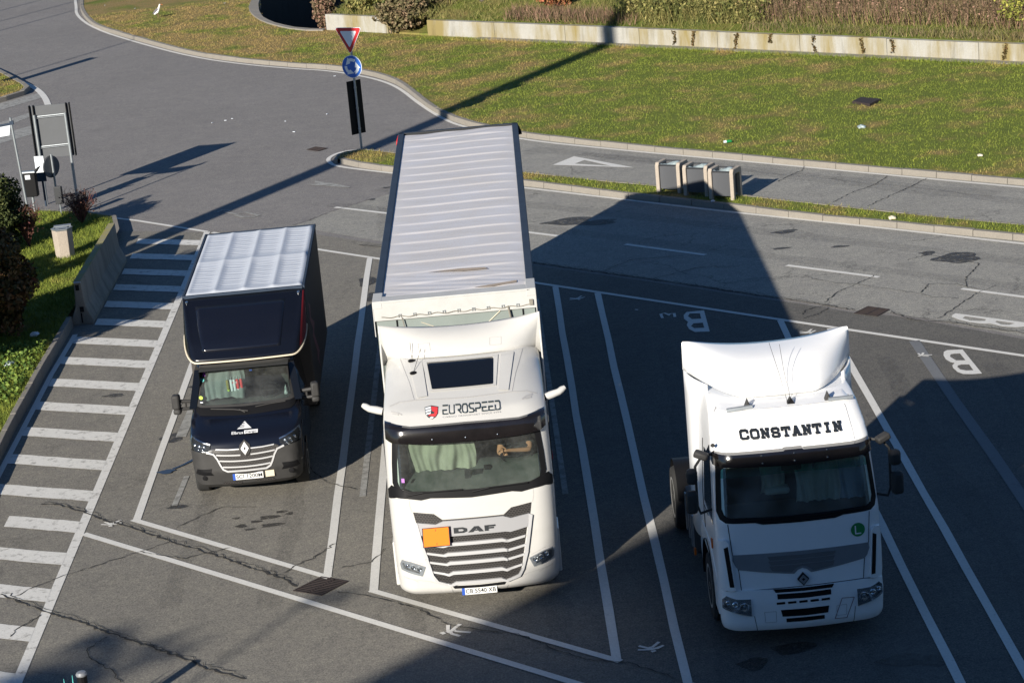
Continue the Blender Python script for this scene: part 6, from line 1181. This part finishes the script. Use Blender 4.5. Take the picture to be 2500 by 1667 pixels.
# visible field only
vis = (p[:, 1] < 105 + 0.2 * p[:, 0])
p = p[vis]
kind(blades('field_grass', tufts(p, .13, 3, .05), .055, .016, 'blade'), 'stuff')['label'] = 'short patchy grass of the field'
isp = offset(ISN, 0.17) + offset(ISF, -0.12)[::-1]
kind(blades('island_grass', tufts(scatter(isp, 42000, (-5, 14, 47, 68)), .13, 3, .04), .07, .014, 'blade'), 'stuff')
VG = [(-9.87,57.3),(-9.87,50),(-9.85,43),(-9.65,36),(-9.5,30),(-14,30),(-16,63),(-13.2,62.6),(-11.2,61.6),(-10.3,60.7)]
kind(blades('verge_grass', tufts(scatter(VG, 30000, (-15, -9.4, 38, 63)), .19, 4, .04), .09, .013, 'blade'), 'stuff')
LIp = offset(LI, -.2); kind(blades('roundabout_grass', tufts(scatter(LIp, 6000, (-20, -16, 79, 92)), .13, 3, .05), .06, .016, 'blade'), 'stuff')
# leafier clumps in the verge near the red hedge
pc = np.column_stack([RNG.uniform(-11.6, -9.95, 2600), RNG.uniform(44.5, 48.6, 2600), RNG.uniform(.2, .36, 2600)]); kind(leaves('clover_patch', pc, .06, 'leaf_green', None, 1.2), 'stuff')
# long edge grass over kerbs and wall foot
sE = RNG.uniform(0, 26, 5000); eb = np.column_stack([WALL0[0] + WALLD[0] * sE - .33 * RNG.uniform(.9, 1.3, 5000), WALL0[1] + WALLD[1] * sE - .37 * RNG.uniform(.9, 1.3, 5000), np.full(5000, .13)]); kind(blades('wall_foot_grass', eb, .13, .018, 'blade'), 'stuff')
def bank_pts(n, s0, s1, d0, d1, z0=0.70):
    s = RNG.uniform(s0, s1, n); d = RNG.uniform(d0, d1, n); x = WALL0[0] + WALLD[0] * s + TD[0] * d; y = WALL0[1] + WALLD[1] * s + TD[1] * d
    return np.column_stack([x, y, z0 + .10 * np.maximum(0, d - .3) + .035 * np.minimum(d, 6)])
b1 = bank_pts(60000, -6, 28, .25, 12); b1[:, 2] -= .03; keep = (b1[:, 0] > -6 + .5 * (b1[:, 1] - 91)) ; kind(blades('bank_grass', b1[keep], .22, .022, 'weedg', None, .6), 'stuff')
def weeds(name, s0, s1, d0, d1, n, h, m, leafm_=None, nl=0, ls=.05):
    b = bank_pts(n, s0, s1, d0, d1); clump = .55 + .45 * np.sin(b[:, 0] * 2.3 + 1.1 * b[:, 1]) * np.sin(b[:, 1] * 1.7 - .6 * b[:, 0]); b = b[RNG.uniform(0, 1, n) < .35 + .65 * clump]
    o = kind(blades(name, b, h, .022, m, None, .28), 'stuff')
    if leafm_:
        q_ = b[RNG.integers(0, len(b), nl)]; q_ = q_ + np.column_stack([RNG.normal(0, .12, nl), RNG.normal(0, .12, nl), RNG.uniform(.05, h * 1.1, nl)]); kind(leaves(name + '_leaves', q_, ls, leafm_), 'stuff')
    return o
weeds('dry_weeds', 13.6, 28, 1.3, 7.5, 26000, .62, 'weed', 'weed', 15000, .05); weeds('dry_stalks', 12.5, 28, 1.6, 6, 2600, 1.15, 'brush'); weeds('mixed_weeds', 13.6, 28, 1.1, 6, 9000, .5, 'weedg')
weeds('green_weeds', 8.5, 14.5, .8, 6, 12000, .75, 'weedg', 'weedg', 14000, .07)
weeds('fringe_weeds', 3.5, 9.5, .4, 1.6, 3000, .35, 'weed')
weeds('fringe_weeds', 14, 27, .35, 1.0, 2600, .22, 'brush')
weeds('tall_bank_grass', -1, 28, 6, 16, 22000, .8, 'weedg')
def bush(name, c, r, n, ls, m, label, cat='bush', group=None, stems=8, stemm='bark', flat_=.9, droop=0.0):
    t = thing(name, label, cat, c, 0, group); d = RNG.normal(size=(n, 3)); d /= np.linalg.norm(d, axis=1)[:, None]; rad = RNG.uniform(.25, 1, n) ** .5
    lump = 1 + .22 * np.sin(5 * d[:, 0] + c[0]) * np.cos(4 * d[:, 1] + c[1]) + .15 * np.sin(9 * d[:, 2] + 3 * d[:, 0]); P = d * (rad * lump)[:, None] * np.array(r); P[:, 2] = P[:, 2] * flat_ + r[2] * .95; P = P[P[:, 2] > .02]
    leaves('foliage', P, ls, m, t, droop=droop)
    q = MB()
    for i in range(stems):
        a = random.uniform(0, 6.28); e = (math.cos(a) * r[0] * .6, math.sin(a) * r[1] * .6, r[2] * random.uniform(.9, 1.6)); q.tube([(0, 0, 0), (e[0] * .4, e[1] * .4, e[2] * .5), e], [.03, .02, .006], 5)
    q.build('stems', stemm, t); return t
def twigs(name, c, r, h, n, label, group):
    t = thing(name, label, 'shrub', c, 0, group); q = MB(); L_ = MB()
    for i in range(n):
        a = random.uniform(0, 6.28); rr_ = random.uniform(.2, 1) * r; e = Vector((math.cos(a) * rr_, math.sin(a) * rr_, h * random.uniform(.55, 1.05))); md = e * .5 + Vector((0, 0, .08)); q.tube([(0, 0, 0), tuple(md), tuple(e)], [.012, .008, .003], 4, cap=False)
        for k_ in range(5):
            s = md.lerp(e, random.uniform(0, 1)); q.tube([tuple(s), tuple(s + Vector((random.gauss(0, .1), random.gauss(0, .1), random.uniform(.04, .2))))], [.005, .002], 3, cap=False)
    q.build('stems', 'twig', t); P = np.stack([RNG.normal(0, r * .45, 260), RNG.normal(0, r * .45, 260), RNG.uniform(h * .35, h, 260)], 1); leaves('foliage', P, .04, 'twig', t); return t
twigs('red_shrub', (-11.98, 58.2, .2), .42, 1.05, 90, 'red-twigged shrub in front of the ticket machine, left of its twin', 'red-twigged shrubs on the verge')
twigs('red_shrub', (-10.95, 60.3, .2), .50, .85, 90, 'red-twigged shrub behind the concrete bin at the signboard foot', 'red-twigged shrubs on the verge')
bush('clipped_evergreen', (-12.75, 57.9, .2), (.80, .80, 1.05), 16000, .055, 'leaf_dark', 'dark clipped evergreen column at the left edge', 'bush', stems=3, flat_=1.0)
bush('red_hedge', (-11.28, 49.7, .2), (.98, 1.3, 1.28), 19000, .075, 'leaf_red', 'large hedge with reddish autumn leaves at the left edge', 'hedge', stems=10)
bush('red_hedge', (-13.3, 53.0, .2), (.75, 1.0, .85), 7000, .075, 'leaf_red', 'lower reddish hedge behind, between evergreen and large hedge', 'hedge', stems=8)
def bp(s, d): q_ = bank_pts(1, s, s + 1e-6, d, d + 1e-6)[0]; return tuple(q_)
bush('orange_bush', bp(5.2, 2.2), (.62, .5, .42), 1500, .10, 'leaf_orange', 'orange-leaved autumn bush on the bank above the wall')
t = bush('yellow_bush', bp(24.3, 2.0), (1.0, .7, .55), 1100, .065, 'leaf_yellow', 'bright yellow-green leafy branch at the top right corner', stems=9)
bush('bramble', (-3.05, 88.9, .15), (.95, .8, .72), 5200, .09, 'brush', 'tangled bramble filling the gap between the two walls', stems=26, stemm='brush')
bush('bramble', (-1.6, 90.6, .6), (1.6, 1.3, .7), 7000, .09, 'brush', 'wide brown bramble on the bank behind the wall gap', stems=30, stemm='brush')
bush('bramble', (-4.4, 91.0, .8), (.9, .6, .32), 2600, .10, 'weedg', 'grey-green trailing shrub on top of the short wall', stems=12)
bush('bramble', (-6.15, 91.6, .1), (.45, .45, .75), 1800, .08, 'weed', 'dry creeper hanging down the end of the short wall by the trench', stems=20, stemm='weed', droop=.8)
def tree(c, h, lean, label, forks):
    t = thing('tree', label, 'tree', c, 0, 'young trees on the bank'); q = MB(); q.tube([(0, 0, -.1), (lean * .3, 0, h * .3), (lean * .6, .05, h * .65), (lean, .1, h)], [.10, .085, .06, .02], 8); q.build('trunk', 'bark', t, smooth=50)
    q = MB()
    for i in range(forks):
        z = h * random.uniform(.15, .9); a = random.uniform(0, 6.28); L_ = random.uniform(.5, 1.2); s = Vector((lean * z / h, 0, z)); e = s + Vector((math.cos(a) * L_ * .7, math.sin(a) * L_ * .7, L_ * .8)); q.tube([tuple(s), tuple((s + e) / 2 + Vector((0, 0, .1))), tuple(e)], [.03, .02, .006], 5)
    q.build('limbs', 'bark', t); P = np.stack([RNG.normal(lean, .8, 900), RNG.normal(0, .8, 900), RNG.normal(h, .6, 900)], 1); leaves('crown', P, .09, 'brush', t)
tree(bp(2.7, 2.8), 4.2, .1, 'bare trunk in the pair left of the orange bush', 8); tree(bp(3.35, 3.3), 4.0, .5, 'leaning bare trunk just left of the orange bush', 8)
tree(bp(1.3, 2.6), 2.4, -.4, 'thin many-branched sapling above the left end of the long wall', 16); tree((-.9, 91.2, .9), 4.5, 0, 'bare trunk behind the wall gap', 6)
q = MB(); q.box((0, 0, .6), (5.0, .4, 1.6), rz=R(-41)); o = q.build('stone_block', 'conc_dark'); o.location = (.6, 93.6, .6); tag(o, 'dark old masonry wall among trees behind the wall gap', 'wall')
# ivy strands on the wall
for i, (s, ln, lab) in enumerate(((11.4, .5, 0), (12.2, .5, 0), (14.0, .55, 0), (15.4, .3, 0), (17.1, .58, 0), (18.9, .5, 0), (20.0, .45, 0), (24.0, .5, 0))):
    n = int(70 * ln / .5); tt = RNG.uniform(0, 1, n); P = np.column_stack([(.05 * np.sin(3 * tt + i)) * WALLD[0] + RNG.normal(0, .035, n) - .03, (.05 * np.sin(3 * tt + i)) * WALLD[1] - .04 + RNG.normal(0, .02, n), -tt * ln]); x, y = wl(s)
    o = leaves('ivy_strand', P, .05, 'ivy'); o.location = (x, y, .72); tag(o, 'thin brown ivy strand hanging down the long stained wall', 'ivy', 'ivy strands on the wall')

# ------------------------------------------------------------------ outside the frame: what casts the long shadows
bd_ = thing('service_building', 'tall plastered service building behind the photographer', 'building', (0, -1.8, 0), 0)
H_ = 16.5; fp = [(-18.3, 0), (-24.5, -6.5), (-60, -43), (-60, -70), (40, -70), (40, 0)]
q = MB(); q.prism(fp, 0, H_); q.build('facade', 'facade', bd_)
q = MB(); q.span((-17, -.0, 11.6), (38, .06, 13.0)); q.build('window_band', 'darkglass', bd_)
pl = thing('sign_pylon', 'tall steel sign pylon left of the car park', 'pylon', (-16.3, 45.6, 0), R(30))
q = MB(); q.span((-.285, -.2, 0), (.285, .2, 26)); q.build('mast', 'galv', pl)
LPN = [((-19.4, 5.4), 12.0)]
def lamp_post(x, y, h, label):
    t = thing('lamp_post', label, 'lamp post', (x, y, 0), 0, 'lamp posts outside the left edge'); q = MB(); q.tube([(0, 0, 0), (0, 0, h)], [.06, .03], 8); q.build('pole', 'galv', t); q = MB(); q.box((.3, 0, h), (.7, .22, .1)); q.build('lantern', 'darkmetal', t)
for x, y, h in ((-19.4, 5.4, 12.0), (-27.7, 70.1, 14), (-30.5, 83, 12), (-31, 86.1, 12), (-31.7, 89.7, 12)): lamp_post(x, y, h, 'slim grey lamp post standing outside the left edge')
pa = thing('palm_tree', 'palm tree with drooping fronds outside the lower left corner', 'palm', (-21.4, 4.6, 0), 0)
q = MB(); q.tube([(0, 0, 0), (.15, .1, 6), (0, 0, 11)], [.22, .18, .16], 10); q.build('trunk', 'bark', pa, smooth=50)
fv = []
for i in range(20):
    a = random.uniform(0, 6.28); el = random.uniform(-.2, 1.2)
    for s in np.linspace(.1, 2.5, 40):
        z = 11 + s * math.sin(el) - .28 * s * s; rr_ = s * math.cos(el); p0 = np.array([math.cos(a) * rr_, math.sin(a) * rr_, z]); sd_ = np.array([-math.sin(a), math.cos(a), -.5])
        for sg in (1, -1): tip = p0 + sg * sd_ * .45 * (1 - .3 * s / 2.3) + np.array([math.cos(a), math.sin(a), 0]) * .25; fv.append([p0, p0 + np.array([math.cos(a), math.sin(a), -.02]) * .05, tip])
np_mesh('crown', np.array(fv), 3, 'leaf_green', pa)
fl = thing('road_hoarding', 'information board on one post outside the left edge by the roundabout', 'signboard', (-19.6, 82.4, 0), R(-30)); q = MB(); q.tube([(0, 0, 0), (0, 0, 3.3)], .05, 8); q.build('post', 'galv', fl); q = MB(); q.span((-.2, -.03, 1.6), (.2, .03, 3.4)); q.build('board', 'signback', fl)
def shade_tree(c, r, zc, n, label):
    t = thing('broadleaf_tree', label, 'tree', c, 0, 'trees outside the left edge'); q = MB(); q.tube([(0, 0, 0), (.1, 0, zc * .5), (0, .1, zc)], [.2, .15, .08], 8)
    for i in range(7): a = i * .9; q.tube([(.05, 0, zc * .5), (math.cos(a) * r[0] * .6, math.sin(a) * r[1] * .6, zc + r[2] * .3)], [.08, .02], 6)
    q.build('trunk', 'bark', t); d = RNG.normal(size=(n, 3)); d /= np.linalg.norm(d, axis=1)[:, None]; P = d * (RNG.uniform(.2, 1, n) ** .5)[:, None] * np.array(r) + np.array((0, 0, zc)); leaves('crown', P, .2, 'leaf_green', t)
shade_tree((-14.6, 42.9, 0), (1.25, 2.2, 1.7), 4.3, 2600, 'leafy tree left of the verge, outside the frame, made dense for solid shade')  # dense crown also stands in for an unseen box-shaped shadow caster
bo = thing('bollard', 'short black post at the bottom left corner of the view', 'bollard', (-6.19, 29.29, 0), 0)
q = MB(); q.tube([(0, 0, 0), (0, 0, .88)], .07, 12); q.build('post', 'black', bo); q = MB(); q.lathe([(.075, .88), (.08, .90), (.06, .93), (.001, .94)], (0, 0, 0), 'Z', 12); q.build('cap', 'silverdark', bo, smooth=40)
ag = thing('spiky_plant', 'pale blue spiky leaves beside the black post at the bottom edge', 'plant', (-6.38, 29.27, 0), 0)
for dx, h in ((-.05, .86), (.06, .9), (.0, .7), (.14, .66)): MB().tube([(dx * .6, 0, 0), (dx, .0, h * .6), (dx * 1.1, .01, h)], [.03, .022, .003], 6).build('leaf', 'teal', ag, smooth=50)
bpy.context.view_layer.update()
